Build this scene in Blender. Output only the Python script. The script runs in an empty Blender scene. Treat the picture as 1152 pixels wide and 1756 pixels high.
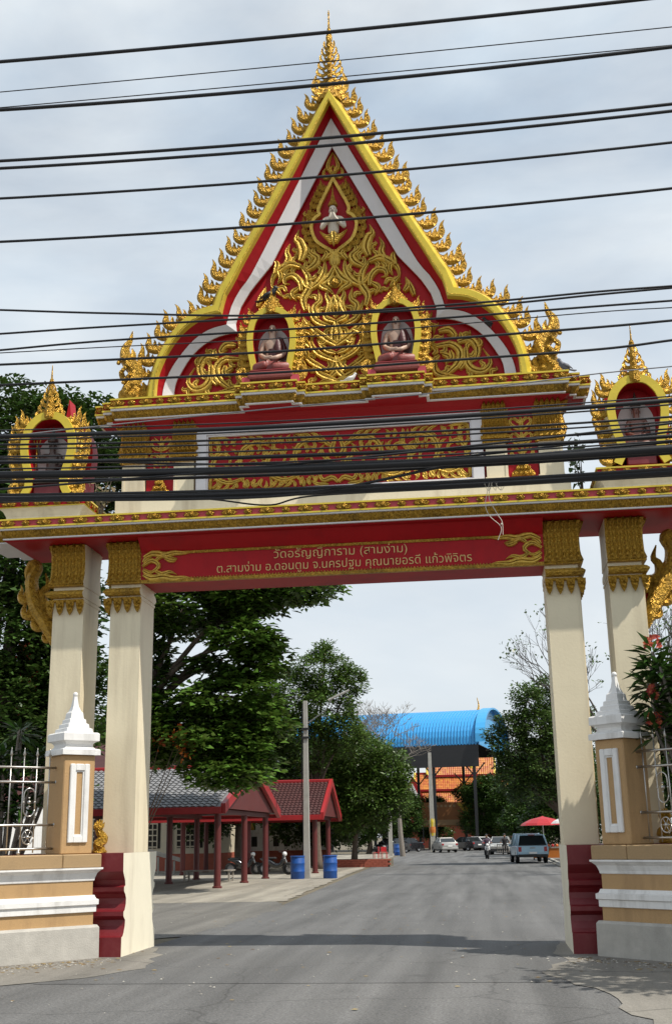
import bpy, math, random
import numpy as np
from mathutils import Vector, Matrix
random.seed(7); RNG = np.random.default_rng(11)
R = math.radians
scene = bpy.context.scene
COL = scene.collection

# ------------------------------------------------------------------ camera
cam_d = bpy.data.cameras.new('camera'); cam = bpy.data.objects.new('camera', cam_d); COL.objects.link(cam)
cam_d.sensor_fit = 'HORIZONTAL'; cam_d.sensor_width = 36.0; cam_d.lens = 36.0 * 1974.4 / 1152.0
cam_d.clip_start = 0.1; cam_d.clip_end = 6000
YAW, PITCH, ROLL = .1203, .2759, -.0188
_f = Vector((-math.sin(YAW)*math.cos(PITCH), math.cos(YAW)*math.cos(PITCH), math.sin(PITCH)))
_r = Vector((math.cos(YAW), math.sin(YAW), 0)); _u = _r.cross(_f)
_r2 = math.cos(ROLL)*_r + math.sin(ROLL)*_u; _u2 = -math.sin(ROLL)*_r + math.cos(ROLL)*_u
cam.matrix_world = Matrix(((_r2.x, _u2.x, -_f.x, 2.1004), (_r2.y, _u2.y, -_f.y, -17.6137), (_r2.z, _u2.z, -_f.z, 1.6), (0, 0, 0, 1)))
scene.camera = cam

# ------------------------------------------------------------------ sky and sun
SUN = Vector((.65, -.27, 1.0)).normalized()
world = bpy.data.worlds.new('World'); scene.world = world; world.use_nodes = True
nt = world.node_tree; nt.nodes.clear()
def wn(t, **k):
    n = nt.nodes.new(t)
    for a, b in k.items(): setattr(n, a, b)
    return n
out = wn('ShaderNodeOutputWorld'); bg = wn('ShaderNodeBackground')
sky = wn('ShaderNodeTexSky', sky_type='NISHITA', sun_disc=False)
sky.sun_elevation = math.asin(SUN.z); sky.sun_rotation = math.atan2(SUN.x, SUN.y)
sky.air_density = 1.0; sky.dust_density = 1.6
tc = wn('ShaderNodeTexCoord'); mp = wn('ShaderNodeMapping'); mp.inputs['Scale'].default_value = (1.0, 1.0, 2.6)
n1 = wn('ShaderNodeTexNoise'); n1.inputs['Scale'].default_value = 2.3; n1.inputs['Detail'].default_value = 7; n1.inputs['Roughness'].default_value = .52; n1.inputs['Distortion'].default_value = .35
n2 = wn('ShaderNodeTexNoise'); n2.inputs['Scale'].default_value = 5.0; n2.inputs['Detail'].default_value = 6
cr = wn('ShaderNodeMapRange'); cr.inputs[1].default_value = .30; cr.inputs[2].default_value = .62; cr.inputs[3].default_value = .48; cr.inputs[4].default_value = .97
cc = wn('ShaderNodeMapRange'); cc.inputs[1].default_value = .3; cc.inputs[2].default_value = .7; cc.inputs[3].default_value = 0; cc.inputs[4].default_value = 1
cm = wn('ShaderNodeMix', data_type='RGBA'); cm.inputs[6].default_value = (6.3, 7.5, 8.7, 1); cm.inputs[7].default_value = (8.7, 9.3, 9.7, 1)
sz = wn('ShaderNodeSeparateXYZ'); hz = wn('ShaderNodeMapRange'); hz.inputs[1].default_value = .02; hz.inputs[2].default_value = .50; hz.inputs[3].default_value = .55; hz.inputs[4].default_value = 0; hm = wn('ShaderNodeMix', data_type='RGBA'); hm.inputs[7].default_value = (9.5, 9.8, 9.9, 1)
mx = wn('ShaderNodeMix', data_type='RGBA')
L = nt.links.new
L(tc.outputs['Generated'], mp.inputs[0]); L(mp.outputs[0], n1.inputs['Vector']); L(mp.outputs[0], n2.inputs['Vector'])
L(n1.outputs['Fac'], cr.inputs[0]); L(n2.outputs['Fac'], cc.inputs[0]); L(cc.outputs[0], cm.inputs[0])
L(cr.outputs[0], mx.inputs[0]); L(sky.outputs[0], mx.inputs[6]); L(cm.outputs[2], mx.inputs[7])
L(tc.outputs['Generated'], sz.inputs[0]); L(sz.outputs[2], hz.inputs[0]); L(hz.outputs[0], hm.inputs[0]); L(mx.outputs[2], hm.inputs[6])   # bright haze towards the horizon
L(hm.outputs[2], bg.inputs['Color']); bg.inputs['Strength'].default_value = .1; L(bg.outputs[0], out.inputs['Surface'])
sd = bpy.data.lights.new('sun', 'SUN'); sd.energy = 5.0; sd.angle = R(.55); sd.color = (1, .95, .86)
so = bpy.data.objects.new('sun', sd); COL.objects.link(so); so.location = (20, -10, 40)
so.rotation_euler = (-SUN).to_track_quat('-Z', 'Y').to_euler()
vs = scene.view_settings; vs.view_transform = 'Standard'; vs.look = 'None'; vs.exposure = 0.0; vs.gamma = 1.0; vs.use_curve_mapping = False

# ------------------------------------------------------------------ materials
M = {}
def mat(name, col, rough=.6, metal=0., var=.12, scale=6., bump=0., bscale=40., streak=0., dirt=None, coat=0., island=0., trans=0., spec=.5, stretch=None, carve=None):
    m = bpy.data.materials.new(name); m.use_nodes = True; t = m.node_tree; N = t.nodes; K = t.links.new
    b = N['Principled BSDF']; b.inputs['Roughness'].default_value = rough; b.inputs['Metallic'].default_value = metal
    b.inputs['Specular IOR Level'].default_value = spec
    if coat: b.inputs['Coat Weight'].default_value = coat; b.inputs['Coat Roughness'].default_value = .08
    tc = N.new('ShaderNodeTexCoord'); mp = N.new('ShaderNodeMapping'); K(tc.outputs['Object'], mp.inputs[0])
    if stretch: mp.inputs['Scale'].default_value = stretch
    no = N.new('ShaderNodeTexNoise'); no.inputs['Scale'].default_value = scale; no.inputs['Detail'].default_value = 6; no.inputs['Roughness'].default_value = .6
    K(mp.outputs[0], no.inputs['Vector'])
    mr = N.new('ShaderNodeMapRange'); mr.inputs[1].default_value = .25; mr.inputs[2].default_value = .75; mr.inputs[3].default_value = 1 - var; mr.inputs[4].default_value = 1 + var
    K(no.outputs['Fac'], mr.inputs[0])
    hs = N.new('ShaderNodeHueSaturation'); hs.inputs['Color'].default_value = (*col, 1); K(mr.outputs[0], hs.inputs['Value'])
    last = hs.outputs[0]
    if island:
        ge = N.new('ShaderNodeNewGeometry'); m2 = N.new('ShaderNodeMapRange'); m2.inputs[3].default_value = 1 - island; m2.inputs[4].default_value = 1 + island
        K(ge.outputs['Random Per Island'], m2.inputs[0])
        h2 = N.new('ShaderNodeHueSaturation'); K(last, h2.inputs['Color']); K(m2.outputs[0], h2.inputs['Value'])
        m3 = N.new('ShaderNodeMapRange'); m3.inputs[3].default_value = .485; m3.inputs[4].default_value = .52; K(ge.outputs['Random Per Island'], m3.inputs[0]); K(m3.outputs[0], h2.inputs['Hue'])
        last = h2.outputs[0]
    if dirt:
        dc, amt, dscale = dirt
        n2 = N.new('ShaderNodeTexNoise'); n2.inputs['Scale'].default_value = dscale; n2.inputs['Detail'].default_value = 8; n2.inputs['Roughness'].default_value = .68
        mp2 = N.new('ShaderNodeMapping'); K(tc.outputs['Object'], mp2.inputs[0])
        if streak: mp2.inputs['Scale'].default_value = (1, 1, 1 - streak)
        K(mp2.outputs[0], n2.inputs['Vector'])
        r2 = N.new('ShaderNodeMapRange'); r2.inputs[1].default_value = .5; r2.inputs[2].default_value = .78; r2.inputs[4].default_value = amt; K(n2.outputs['Fac'], r2.inputs[0])
        mm = N.new('ShaderNodeMix'); mm.data_type = 'RGBA'; mm.inputs[7].default_value = (*dc, 1); K(last, mm.inputs[6]); K(r2.outputs[0], mm.inputs[0]); last = mm.outputs[2]
    K(last, b.inputs['Base Color'])
    if bump:
        nb = N.new('ShaderNodeTexNoise'); nb.inputs['Scale'].default_value = bscale; nb.inputs['Detail'].default_value = 5; K(mp.outputs[0], nb.inputs['Vector'])
        bp = N.new('ShaderNodeBump'); bp.inputs['Strength'].default_value = bump; bp.inputs['Distance'].default_value = .02; K(nb.outputs['Fac'], bp.inputs['Height']); K(bp.outputs[0], b.inputs['Normal'])
        if carve:      # chiselled, scale-like relief
            vo = N.new('ShaderNodeTexVoronoi'); vo.inputs['Scale'].default_value = carve[0]; wv = N.new('ShaderNodeMix'); wv.data_type = 'RGBA'; wv.inputs[0].default_value = .06
            K(mp.outputs[0], wv.inputs[6]); K(nb.outputs['Color'], wv.inputs[7]); K(wv.outputs[2], vo.inputs['Vector'])
            b2 = N.new('ShaderNodeBump'); b2.invert = True; b2.inputs['Strength'].default_value = carve[1]; b2.inputs['Distance'].default_value = carve[2]; K(vo.outputs['Distance'], b2.inputs['Height']); K(bp.outputs[0], b2.inputs['Normal']); K(b2.outputs[0], b.inputs['Normal'])
    if trans:
        tr = N.new('ShaderNodeBsdfTranslucent'); mxs = N.new('ShaderNodeMixShader'); mxs.inputs[0].default_value = trans
        K(last, tr.inputs['Color']); K(b.outputs[0], mxs.inputs[1]); K(tr.outputs[0], mxs.inputs[2]); K(mxs.outputs[0], N['Material Output'].inputs['Surface'])
    M[name] = m
    return m
mat('gold', (.56, .32, .04), .30, .62, .28, 12, .5, 60, dirt=((.07, .035, .010), .8, 9), carve=(22, .9, .05))
mat('gold_dull', (.50, .29, .035), .42, .45, .3, 14, .9, 38, dirt=((.04, .025, .012), .85, 2.2), carve=(20, .8, .05))
mat('gold_relief', (.66, .43, .07), .36, .4, .22, 10, .4, 50, dirt=((.12, .06, .014), .6, 6), carve=(30, .35, .03))
mat('gold_flat', (.66, .50, .045), .42, .15, .10, 4, .12, 30, dirt=((.25, .16, .02), .4, 3))
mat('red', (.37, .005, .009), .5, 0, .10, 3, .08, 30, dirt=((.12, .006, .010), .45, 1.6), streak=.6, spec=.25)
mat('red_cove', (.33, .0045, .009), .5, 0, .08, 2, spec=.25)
mat('pink', (.46, .05, .07), .6, 0, .15, 8)
mat('white', (.68, .66, .67), .55, 0, .05, 3, .05, 30, dirt=((.45, .42, .38), .3, 2.2), streak=.7)
mat('white_paint', (.76, .75, .73), .5, 0, .06, 4, .1, 35, dirt=((.30, .28, .25), .6, 4.0), streak=.85)
mat('cream', (.75, .66, .47), .6, 0, .06, 1.4, .10, 25, dirt=((.40, .32, .21), .75, 2.2), streak=.92)
mat('cream_bright', (.80, .74, .58), .6, 0, .05, 1.4, .1, 22, dirt=((.48, .40, .29), .5, 3.0), streak=.85)
mat('maroon', (.15, .008, .012), .45, 0, .12, 3, .08, 25, dirt=((.26, .10, .09), .25, 3))
mat('granite', (.44, .275, .125), .65, 0, .16, 90, .15, 120, dirt=((.22, .13, .06), .55, 3.5), streak=.8)
mat('granite_cap', (.36, .24, .12), .7, 0, .18, 60, .15, 100, dirt=((.22, .16, .09), .5, 2.5))
mat('concrete', (.42, .40, .36), .8, 0, .14, 5, .25, 50, dirt=((.20, .19, .17), .45, 1.6), streak=.5)
mat('steel', (.48, .46, .43), .28, .9, .08, 10)
mat('cable', (.012, .012, .014), .45, 0, .2, 5)
mat('cable_grey', (.25, .25, .26), .6, 0, .2, 5)
mat('string', (.55, .5, .42), .8)
mat('skin_stone', (.46, .31, .23), .45, 0, .12, 9, dirt=((.25, .15, .11), .35, 6))
mat('robe', (.075, .014, .014), .5, 0, .15, 9, .3, 25)
mat('robe_red', (.24, .055, .045), .5, 0, .15, 9, .3, 25)
mat('deity', (.62, .55, .45), .55, 0, .1, 12, dirt=((.30, .25, .2), .3, 9))
mat('bronze_dark', (.075, .05, .042), .4, .3, .2, 9)
mat('niche_wall', (.52, .48, .45), .7, 0, .1, 3)
mat('bird_dark', (.015, .015, .02), .5)
mat('bird_grey', (.14, .14, .16), .6)
mat('bird_white', (.7, .68, .64), .6)
# ------------------------------------------------------------------ mesh helpers
def catmull(pts, n):
    P = [np.array(p, float) for p in pts]
    if len(P) < 3: return [P[0] + (P[-1] - P[0]) * i / (n - 1) for i in range(n)]
    Q = [2*P[0] - P[1]] + P + [2*P[-1] - P[-2]]; o = []
    for i in range(n):
        t = i / (n - 1) * (len(P) - 1); k = min(int(t), len(P) - 2); u = t - k
        a, b, c, d = Q[k:k+4]
        o.append(.5 * ((2*b) + (c - a)*u + (2*a - 5*b + 4*c - d)*u*u + (3*b - a - 3*c + d)*u**3))
    return o
def resample(pts, n):
    P = np.array(pts, float); d = np.r_[0, np.cumsum(np.linalg.norm(np.diff(P, axis=0), axis=1))]
    t = np.linspace(0, d[-1], n); return np.stack([np.interp(t, d, P[:, k]) for k in range(P.shape[1])], 1)
class MB:
    def __init__(s): s.v = []; s.f = []; s.m = []
    def add(s, v, f, mi=0):
        o = len(s.v); s.v += [tuple(float(c) for c in p) for p in v]; s.f += [tuple(i + o for i in q) for q in f]; s.m += [mi] * len(f); return s
    def box(s, x0, x1, y0, y1, z0, z1, mi=0):
        return s.add([(x0,y0,z0),(x1,y0,z0),(x1,y1,z0),(x0,y1,z0),(x0,y0,z1),(x1,y0,z1),(x1,y1,z1),(x0,y1,z1)],
                     [(0,3,2,1),(4,5,6,7),(0,1,5,4),(1,2,6,5),(2,3,7,6),(3,0,4,7)], mi)
    def bbox(s, x0, x1, y0, y1, z0, z1, b=.02, mi=0):   # box with chamfered edges
        b = min(b, (x1-x0)*.45, (y1-y0)*.45, (z1-z0)*.45)
        def ring(z, i): return [(x0+i+b,y0+i,z),(x1-i-b,y0+i,z),(x1-i,y0+i+b,z),(x1-i,y1-i-b,z),(x1-i-b,y1-i,z),(x0+i+b,y1-i,z),(x0+i,y1-i-b,z),(x0+i,y0+i+b,z)]
        v = ring(z0, b) + ring(z0+b, 0) + ring(z1-b, 0) + ring(z1, b); f = [tuple(range(7,-1,-1)), tuple(range(24,32))]
        for k in range(3):
            for i in range(8): j = (i+1) % 8; f.append((k*8+i, k*8+j, k*8+8+j, k*8+8+i))
        return s.add(v, f, mi)
    def prism(s, poly, axis, a0, a1, mi=0, taper=None):
        n = len(poly)
        def P(p, a):
            return {'y': (p[0], a, p[1]), 'x': (a, p[0], p[1]), 'z': (p[0], p[1], a)}[axis]
        v = [P(p, a0) for p in poly] + [P(p, a1) for p in (taper or poly)]
        f = [tuple(range(n)), tuple(range(2*n-1, n-1, -1))] + [(i, i+n, (i+1) % n + n, (i+1) % n) for i in range(n)]
        return s.add(v, f, mi)
    def tube(s, pts, rad, n=8, sq=(1, 1), cap=True, up=(0, 0, 1), mi=0):
        P = [Vector(p) for p in pts]; v = []; f = []
        if not hasattr(rad, '__len__'): rad = [rad] * len(P)
        prev = None
        for i, p in enumerate(P):
            t = (P[min(i+1, len(P)-1)] - P[max(i-1, 0)]); t = t.normalized() if t.length > 1e-9 else Vector((0,0,1))
            a = prev if prev is not None else (Vector(up) if abs(t.dot(Vector(up))) < .95 else Vector((1, 0, 0)))
            a = (a - t * a.dot(t)).normalized(); b = t.cross(a); prev = a
            for k in range(n):
                c = 2*math.pi*k/n; v.append(p + (a*math.cos(c)*sq[0] + b*math.sin(c)*sq[1]) * rad[i])
        for i in range(len(P)-1):
            for k in range(n): j = (k+1) % n; f.append((i*n+k, i*n+j, (i+1)*n+j, (i+1)*n+k))
        if cap: f.append(tuple(range(n-1, -1, -1))); f.append(tuple(range((len(P)-1)*n, len(P)*n)))
        return s.add(v, f, mi)
    def lathe(s, prof, n=16, c=(0, 0, 0), mi=0, ph=0., sx=1., sy=1.):
        v = []; f = []
        for r, z in prof:
            for k in range(n): a = 2*math.pi*k/n + ph; v.append((c[0]+r*math.cos(a)*sx, c[1]+r*math.sin(a)*sy, c[2]+z))
        for i in range(len(prof)-1):
            for k in range(n): j = (k+1) % n; f.append((i*n+k, i*n+j, (i+1)*n+j, (i+1)*n+k))
        f.append(tuple(range(n-1, -1, -1))); f.append(tuple(range((len(prof)-1)*n, len(prof)*n)))
        return s.add(v, f, mi)
    def ball(s, c, r, n=8, m=5, mi=0, sc=(1,1,1)):
        return s.lathe([(max(r*math.sin(math.pi*i/m), r*.02)*1.0, -r*math.cos(math.pi*i/m)*sc[2]) for i in range(m+1)], n, c, mi, 0, sc[0], sc[1])
    def rings(s, rs, close=True, mi=0, caps=True):       # loft of equal-length rings of 3D points
        n = len(rs[0]); v = [p for r in rs for p in r]; f = []
        for i in range(len(rs)-1):
            for k in range(n if close else n-1): j = (k+1) % n; f.append((i*n+k, i*n+j, (i+1)*n+j, (i+1)*n+k))
        if caps and close: f.append(tuple(range(n-1, -1, -1))); f.append(tuple(range((len(rs)-1)*n, len(rs)*n)))
        return s.add(v, f, mi)
    def stroke(s, pts, w, h, y=0., n=12, tip=.06, mi=0, root=.55):   # raised, grooved relief stroke in the x-z plane facing -y
        P = catmull(pts, n); v = []; f = []
        sec = [(-1, 0), (-1, .62), (-.62, 1), (-.2, .9), (0, .12), (.2, .9), (.62, 1), (1, .62), (1, 0)]
        for i, p in enumerate(P):
            t = i/(n-1); d = P[min(i+1, n-1)] - P[max(i-1, 0)]; d = d/(np.linalg.norm(d)+1e-9); q = np.array((d[1], -d[0]))
            ww = w * (root + (1-root)*min(1, t*4)) * max(tip, (1 - t**3)) ; hh = h*(.45+.55*max(0, 1-t**2.5))
            for a, b in sec: e = p + q*a*ww; v.append((e[0], y - b*hh, e[1]))
        k = len(sec)
        for i in range(n-1):
            for j in range(k-1): f.append((i*k+j, i*k+j+1, (i+1)*k+j+1, (i+1)*k+j))
        f.append(tuple(range(k))); f.append(tuple(range((n-1)*k+k-1, (n-1)*k-1, -1)))
        return s.add(v, f, mi)
    def mesh(s, name, mats, smooth=False):
        me = bpy.data.meshes.new(name); me.from_pydata(s.v, [], s.f)
        for m in (mats if isinstance(mats, (list, tuple)) else [mats]): me.materials.append(M[m] if isinstance(m, str) else m)
        if isinstance(mats, (list, tuple)): me.polygons.foreach_set('material_index', s.m)
        if smooth: me.polygons.foreach_set('use_smooth', [True]*len(me.polygons))
        me.update(); return me
    def fix(s):
        import bmesh
        me = bpy.data.meshes.new('t'); me.from_pydata(s.v, [], s.f); bm = bmesh.new(); bm.from_mesh(me); bmesh.ops.recalc_face_normals(bm, faces=bm.faces)
        bm.to_mesh(me); s.f = [tuple(p.vertices) for p in me.polygons]; bm.free(); bpy.data.meshes.remove(me); return s
    def build(s, name, mats, parent=None, smooth=False, angle=None):
        s.fix()
        o = put(name, s.mesh(name, mats, smooth or angle is not None), parent)
        if angle is not None:
            try: o.data.set_sharp_from_angle(angle=R(angle))
            except Exception: pass
        return o
def put(name, me, parent=None, loc=None, rot=None, scale=None):
    o = bpy.data.objects.new(name, me); COL.objects.link(o)
    if loc is not None: o.location = loc
    if rot is not None: o.rotation_euler = rot
    if scale is not None: o.scale = scale
    if parent is not None: o.parent = parent
    return o
def thing(name, label, cat, loc=(0, 0, 0), rz=0., group=None):
    o = bpy.data.objects.new(name, None); COL.objects.link(o); o.location = loc; o.rotation_euler = (0, 0, rz); o.empty_display_size = .3
    return tag(o, label, cat, group)
def tag(o, label=None, cat=None, group=None, kind=None):
    if label: o['label'] = label
    if cat: o['category'] = cat
    if group: o['group'] = group
    if kind: o['kind'] = kind
    return o
def at_parent(o, p, bx=None):     # keep world coordinates of a mesh built in world space under a moved Empty without rotation
    o.parent = p; o.location = tuple(-c for c in p.location); return o
def mesh_of(mb, name, mats, angle=None):
    mb.fix(); me = mb.mesh(name, mats, angle is not None)
    if angle is not None: me.set_sharp_from_angle(angle=R(angle))
    return me
def mirror_x(pts): return [(-p[0],) + tuple(p[1:]) for p in pts]
def sweep(mb, plan, prof, mi=None, closed=True):     # moulding profile [(out, z)] swept round a plan polygon with mitred corners (plan runs so that 'out' is to its right)
    n = len(plan); P = [Vector((p[0], p[1])) for p in plan]; rs = []
    for i in range(n):
        a = (P[i] - P[i-1]) if (closed or i > 0) else (P[1]-P[0]); b = (P[(i+1) % n] - P[i]) if (closed or i < n-1) else (P[i]-P[i-1])
        a.normalize(); b.normalize(); na = Vector((a.y, -a.x)); nb = Vector((b.y, -b.x)); m = (na + nb); m = m / max(.3, m.dot(na))
        rs.append([(P[i].x + m.x*o, P[i].y + m.y*o, z) for o, z in prof])
    k = len(prof); v = [q for r in rs for q in r]
    for j in range(k-1):
        f = []
        for i in range(n if closed else n-1):
            i2 = (i+1) % n; f.append((i*k+j, i2*k+j, i2*k+j+1, i*k+j+1))
        mb.add([], []); 
        o = len(mb.v) if j == 0 else o
        if j == 0: mb.v += [tuple(map(float, q)) for q in v]
        mb.f += [tuple(q + o for q in g) for g in f]; mb.m += [(mi[j] if mi else 0)] * len(f)
    if closed:
        mb.f.append(tuple(o + i*k for i in range(n))); mb.m.append(mi[0] if mi else 0)
        mb.f.append(tuple(o + i*k + k-1 for i in reversed(range(n)))); mb.m.append(mi[-1] if mi else 0)
    return mb
# ------------------------------------------------------------------ the gateway
A, C1, B, D1 = 3.2, 3.70, 4.15, 4.66          # pillar faces: inner pillar A..C1, outer pillar B..D1 (mirrored)
DEP = .74                                      # pillar depth
gate = thing('temple_gateway', 'tall red, gold and cream Thai temple gateway with pointed gable spanning the road', 'gateway')

# --- small repeated ornaments
def flame_mb(side=1, s=1., thick=.62):
    m = MB()
    def T(p, r, n=7): m.tube([(side*a*s, 0, b*s) for a, b in catmull(p, len(p)*2)], [q*s for q in np.interp(np.linspace(0, 1, len(p)*2), np.linspace(0, 1, len(r)), r)], n, (thick, 1), True, (0, 1, 0))
    T([(-.08, .02), (.06, -.02), (.18, -.04), (.285, .02), (.325, .13), (.30, .24), (.295, .33), (.33, .43)], [.07, .085, .098, .100, .082, .055, .032, .006])
    T([(.16, .03), (.19, .11), (.175, .17), (.20, .23)], [.05, .045, .028, .005], 6)
    T([(.06, .04), (.09, .09), (.09, .15)], [.045, .036, .006], 6)
    for a, b, r in ((.30, .02, .03), (.345, .13, .028), (.33, .22, .024), (.12, -.09, .025)): m.ball((side*a*s, -.03*s, b*s), r*s, 6, 4)
    return m
FL = {(sd, k): mesh_of(flame_mb(sd, s), 'flame', 'gold', 50) for sd in (1, -1) for k, s in (('big', 1.), ('mid', .62), ('small', .42))}
def rosette_mb(hw, hh, n):
    m = MB()
    for k in range(n):
        a = 2*math.pi*k/n; e = (math.cos(a)*hw, math.sin(a)*hh)
        m.stroke([(e[0]*.12, e[1]*.12), (e[0]*.6 - e[1]*.12, e[1]*.6), e], hh*.42, .03, 0, 5, .1)
    m.ball((0, -.025, 0), hh*.42, 8, 4)
    return m
ROS_B = mesh_of(rosette_mb(.135, .052, 10), 'rosette', 'gold', 50)
ROS_S = mesh_of(rosette_mb(.075, .048, 8), 'rosette', 'gold', 50)
def petal_mb(w, h):       # tall lotus petal of a capital: bulged foot, slim middle, flaring pointed head
    rs = []
    for t, o, ww in ((0, .055, .9), (.08, .075, 1), (.2, .05, .92), (.5, .025, .88), (.75, .04, .98), (.9, .085, 1.0), (.97, .10, .55), (1.03, .11, .06)):
        z = t*h; x = w*.5*ww
        rs.append([(-x, .05, z), (-x, -o*.55, z), (-x*.55, -o, z), (-x*.15, -o*.75, z), (0, -o*1.25, z), (x*.15, -o*.75, z), (x*.55, -o, z), (x, -o*.55, z), (x, .05, z)])
    return MB().rings(rs)
def drop_mb(w, h):
    m = MB(); pts = [(-.5, 0), (-.5, -.35), (-.3, -.75), (0, -1), (.3, -.75), (.5, -.35), (.5, 0)]
    m.prism([(p[0]*w, p[1]*h) for p in pts], 'y', -.02, .02); 
    for k, (a, b) in enumerate(((-.22, -.35), (.22, -.35), (0, -.2), (0, -.6), (-.12, -.55), (.12, -.55))): m.ball((a*w, -.03, b*h), w*.17, 6, 4)
    return m
PETAL = mesh_of(petal_mb(.118, .66), 'petal', 'gold_dull', 40); PETAL_S = mesh_of(petal_mb(.088, .50), 'petal', 'gold', 40)
DROP = mesh_of(drop_mb(.125, .24), 'leaf_drop', 'gold', 40)

def stack(prof, sg, xi, xo, y0, y1, mb=None):       # stacked mouldings: flush with the inner face xi, proud on front, back and outer side
    m = mb or MB(); rs = [[(sg*xi, y0-o, z), (sg*(xo+o), y0-o, z), (sg*(xo+o), y1+o, z), (sg*xi, y1+o, z)] for o, z in prof]
    n = 4; b = len(m.v); m.v += [tuple(map(float, p)) for r in rs for p in r]
    for i in range(len(rs)-1):
        for k in range(4): m.f.append((b+i*4+k, b+i*4+(k+1) % 4, b+(i+1)*4+(k+1) % 4, b+(i+1)*4+k)); m.m.append(1 if k == 3 else 0)
    m.f.append((b+3, b+2, b+1, b)); m.m.append(0); e = b+4*(len(rs)-1); m.f.append((e, e+1, e+2, e+3)); m.m.append(0)
    return m
PLINTH = [(.50, 0), (.50, .27), (.44, .285), (.40, .33), (.35, .42), (.34, .50), (.40, .535), (.43, .56), (.43, .62), (.38, .64), (.33, .72), (.325, .80), (.37, .86), (.43, .90), (.44, .96), (.38, .985), (.40, 1.06), (.47, 1.14), (.50, 1.18), (.51, 1.44)]
for sg in (-1, 1):
    for xi, xo in ((A, C1), (B, D1)):
        # shaft with a narrow raised arris on the outer front edge
        m = MB(); m.box(min(sg*xi, sg*xo), max(sg*xi, sg*xo), 0, DEP, 1.441, 6.30)
        sh = m.build('pillar', 'cream', gate)
        e = sg*(xo+.018); m = MB(); m.box(min(e, sg*(xo-.03)), max(e, sg*(xo-.03)), .05, DEP-.05, 1.45, 5.2); m.build('corner_bead', 'cream', sh)
        stack([(o if xi == A else o*.82, z) for o, z in PLINTH], sg, xi, xo, 0, DEP).build('plinth', ['maroon', 'cream_bright'], sh)
        cm_ = stack([(.0, 5.60), (.05, 5.615), (.075, 5.64), (.05, 5.70), (.02, 5.80), (.02, 6.05), (.05, 6.18), (.085, 6.27)], sg, xi - .004, xo, 0, DEP).build('capital', ['gold_dull', 'cream'], sh)
        stack([(.03, 5.585), (.075, 5.595), (.075, 5.612), (.03, 5.62)], sg, xi-.006, xo, 0, DEP).build('fillet', ['gold', 'cream'], sh)
        stack([(.03, 5.40), (.07, 5.415), (.105, 5.455), (.105, 5.475), (.07, 5.51), (.03, 5.53)], sg, xi-.006, xo, 0, DEP).build('ring_moulding', ['gold_dull', 'cream'], sh)
        stack([(.01, 5.335), (.05, 5.34), (.05, 5.375), (.01, 5.38)], sg, xi-.006, xo, 0, DEP).build('drop_rail', ['gold', 'cream'], sh)
        w = xo - xi; np_ = 4
        for k in range(np_+1):
            x = sg*(xi + .06 + (w-.06)*k/np_)
            put('petal', PETAL, sh, (x, -.01, 5.62))
        for k in range(6):
            put('petal', PETAL, sh, (sg*(xo+.012), .06 + (DEP-.12)*k/5, 5.62), (0, 0, sg*math.pi/2))
        for k in range(4):
            x = sg*(xi + .045 + (w)*k/3.05)
            put('leaf_drop', DROP, sh, (x, -.045, 5.36))
        for k in range(4): put('leaf_drop', DROP, sh, (sg*(xo+.05), .08 + (DEP-.16)*k/3, 5.36), (0, 0, sg*math.pi/2))

# --- brackets rising from the outer pillars
for sg in (-1, 1):
    m = MB()
    def T(p, r, n=8): 
        q = catmull(p, len(p)*3); m.tube([(sg*a, .37, b) for a, b in q], np.interp(np.linspace(0, 1, len(q)), np.linspace(0, 1, len(r)), r), n, (1.2, 1), True, (0, 1, 0))
    T([(4.70, 4.62), (4.74, 4.80), (4.88, 5.08), (5.06, 5.34), (5.17, 5.62), (5.18, 5.86), (5.10, 6.02), (5.19, 6.10), (5.27, 5.95), (5.26, 5.75)], [.05, .12, .16, .15, .12, .10, .09, .08, .06, .02])
    T([(4.72, 5.34), (4.86, 5.36), (4.97, 5.45), (4.97, 5.62), (4.90, 5.72), (4.96, 5.92)], [.08, .09, .085, .07, .05, .01])
    T([(5.10, 5.40), (5.24, 5.46), (5.28, 5.58), (5.25, 5.68)], [.06, .06, .045, .01], 6)
    T([(4.95, 5.12), (5.10, 5.14), (5.17, 5.22), (5.15, 5.32)], [.06, .055, .04, .01], 6)
    T([(4.70, 5.30), (4.85, 5.22), (5.00, 5.36)], [.12, .11, .04], 6)
    for k in range(14): m.ball((sg*(4.75+.45*k/14), .30, 4.85+.95*k/14), .045, 6, 4)
    br = m.build('bracket', 'gold', gate, angle=50)
    for x, z, k in ((4.92, 5.02, 'mid'), (5.10, 5.22, 'mid'), (5.17, 5.48, 'mid'), (5.14, 5.74, 'small'), (4.80, 4.80, 'small'), (4.86, 5.40, 'mid')): put('flame', FL[(sg, k)], br, (sg*x, .36, z), (0, 0, 0), (1, 1.8, 1))
    for x, z in ((4.82, 5.12), (4.92, 5.28)): put('rosette', ROS_B, br, (sg*x, .24, z), (0, sg*.9, 0), (.8, 1, 1.2))
    MB().box(min(sg*4.66, sg*4.9), max(sg*4.66, sg*4.9), .30, .44, 5.02, 5.34).build('bracket_web', 'red', gate)

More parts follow.
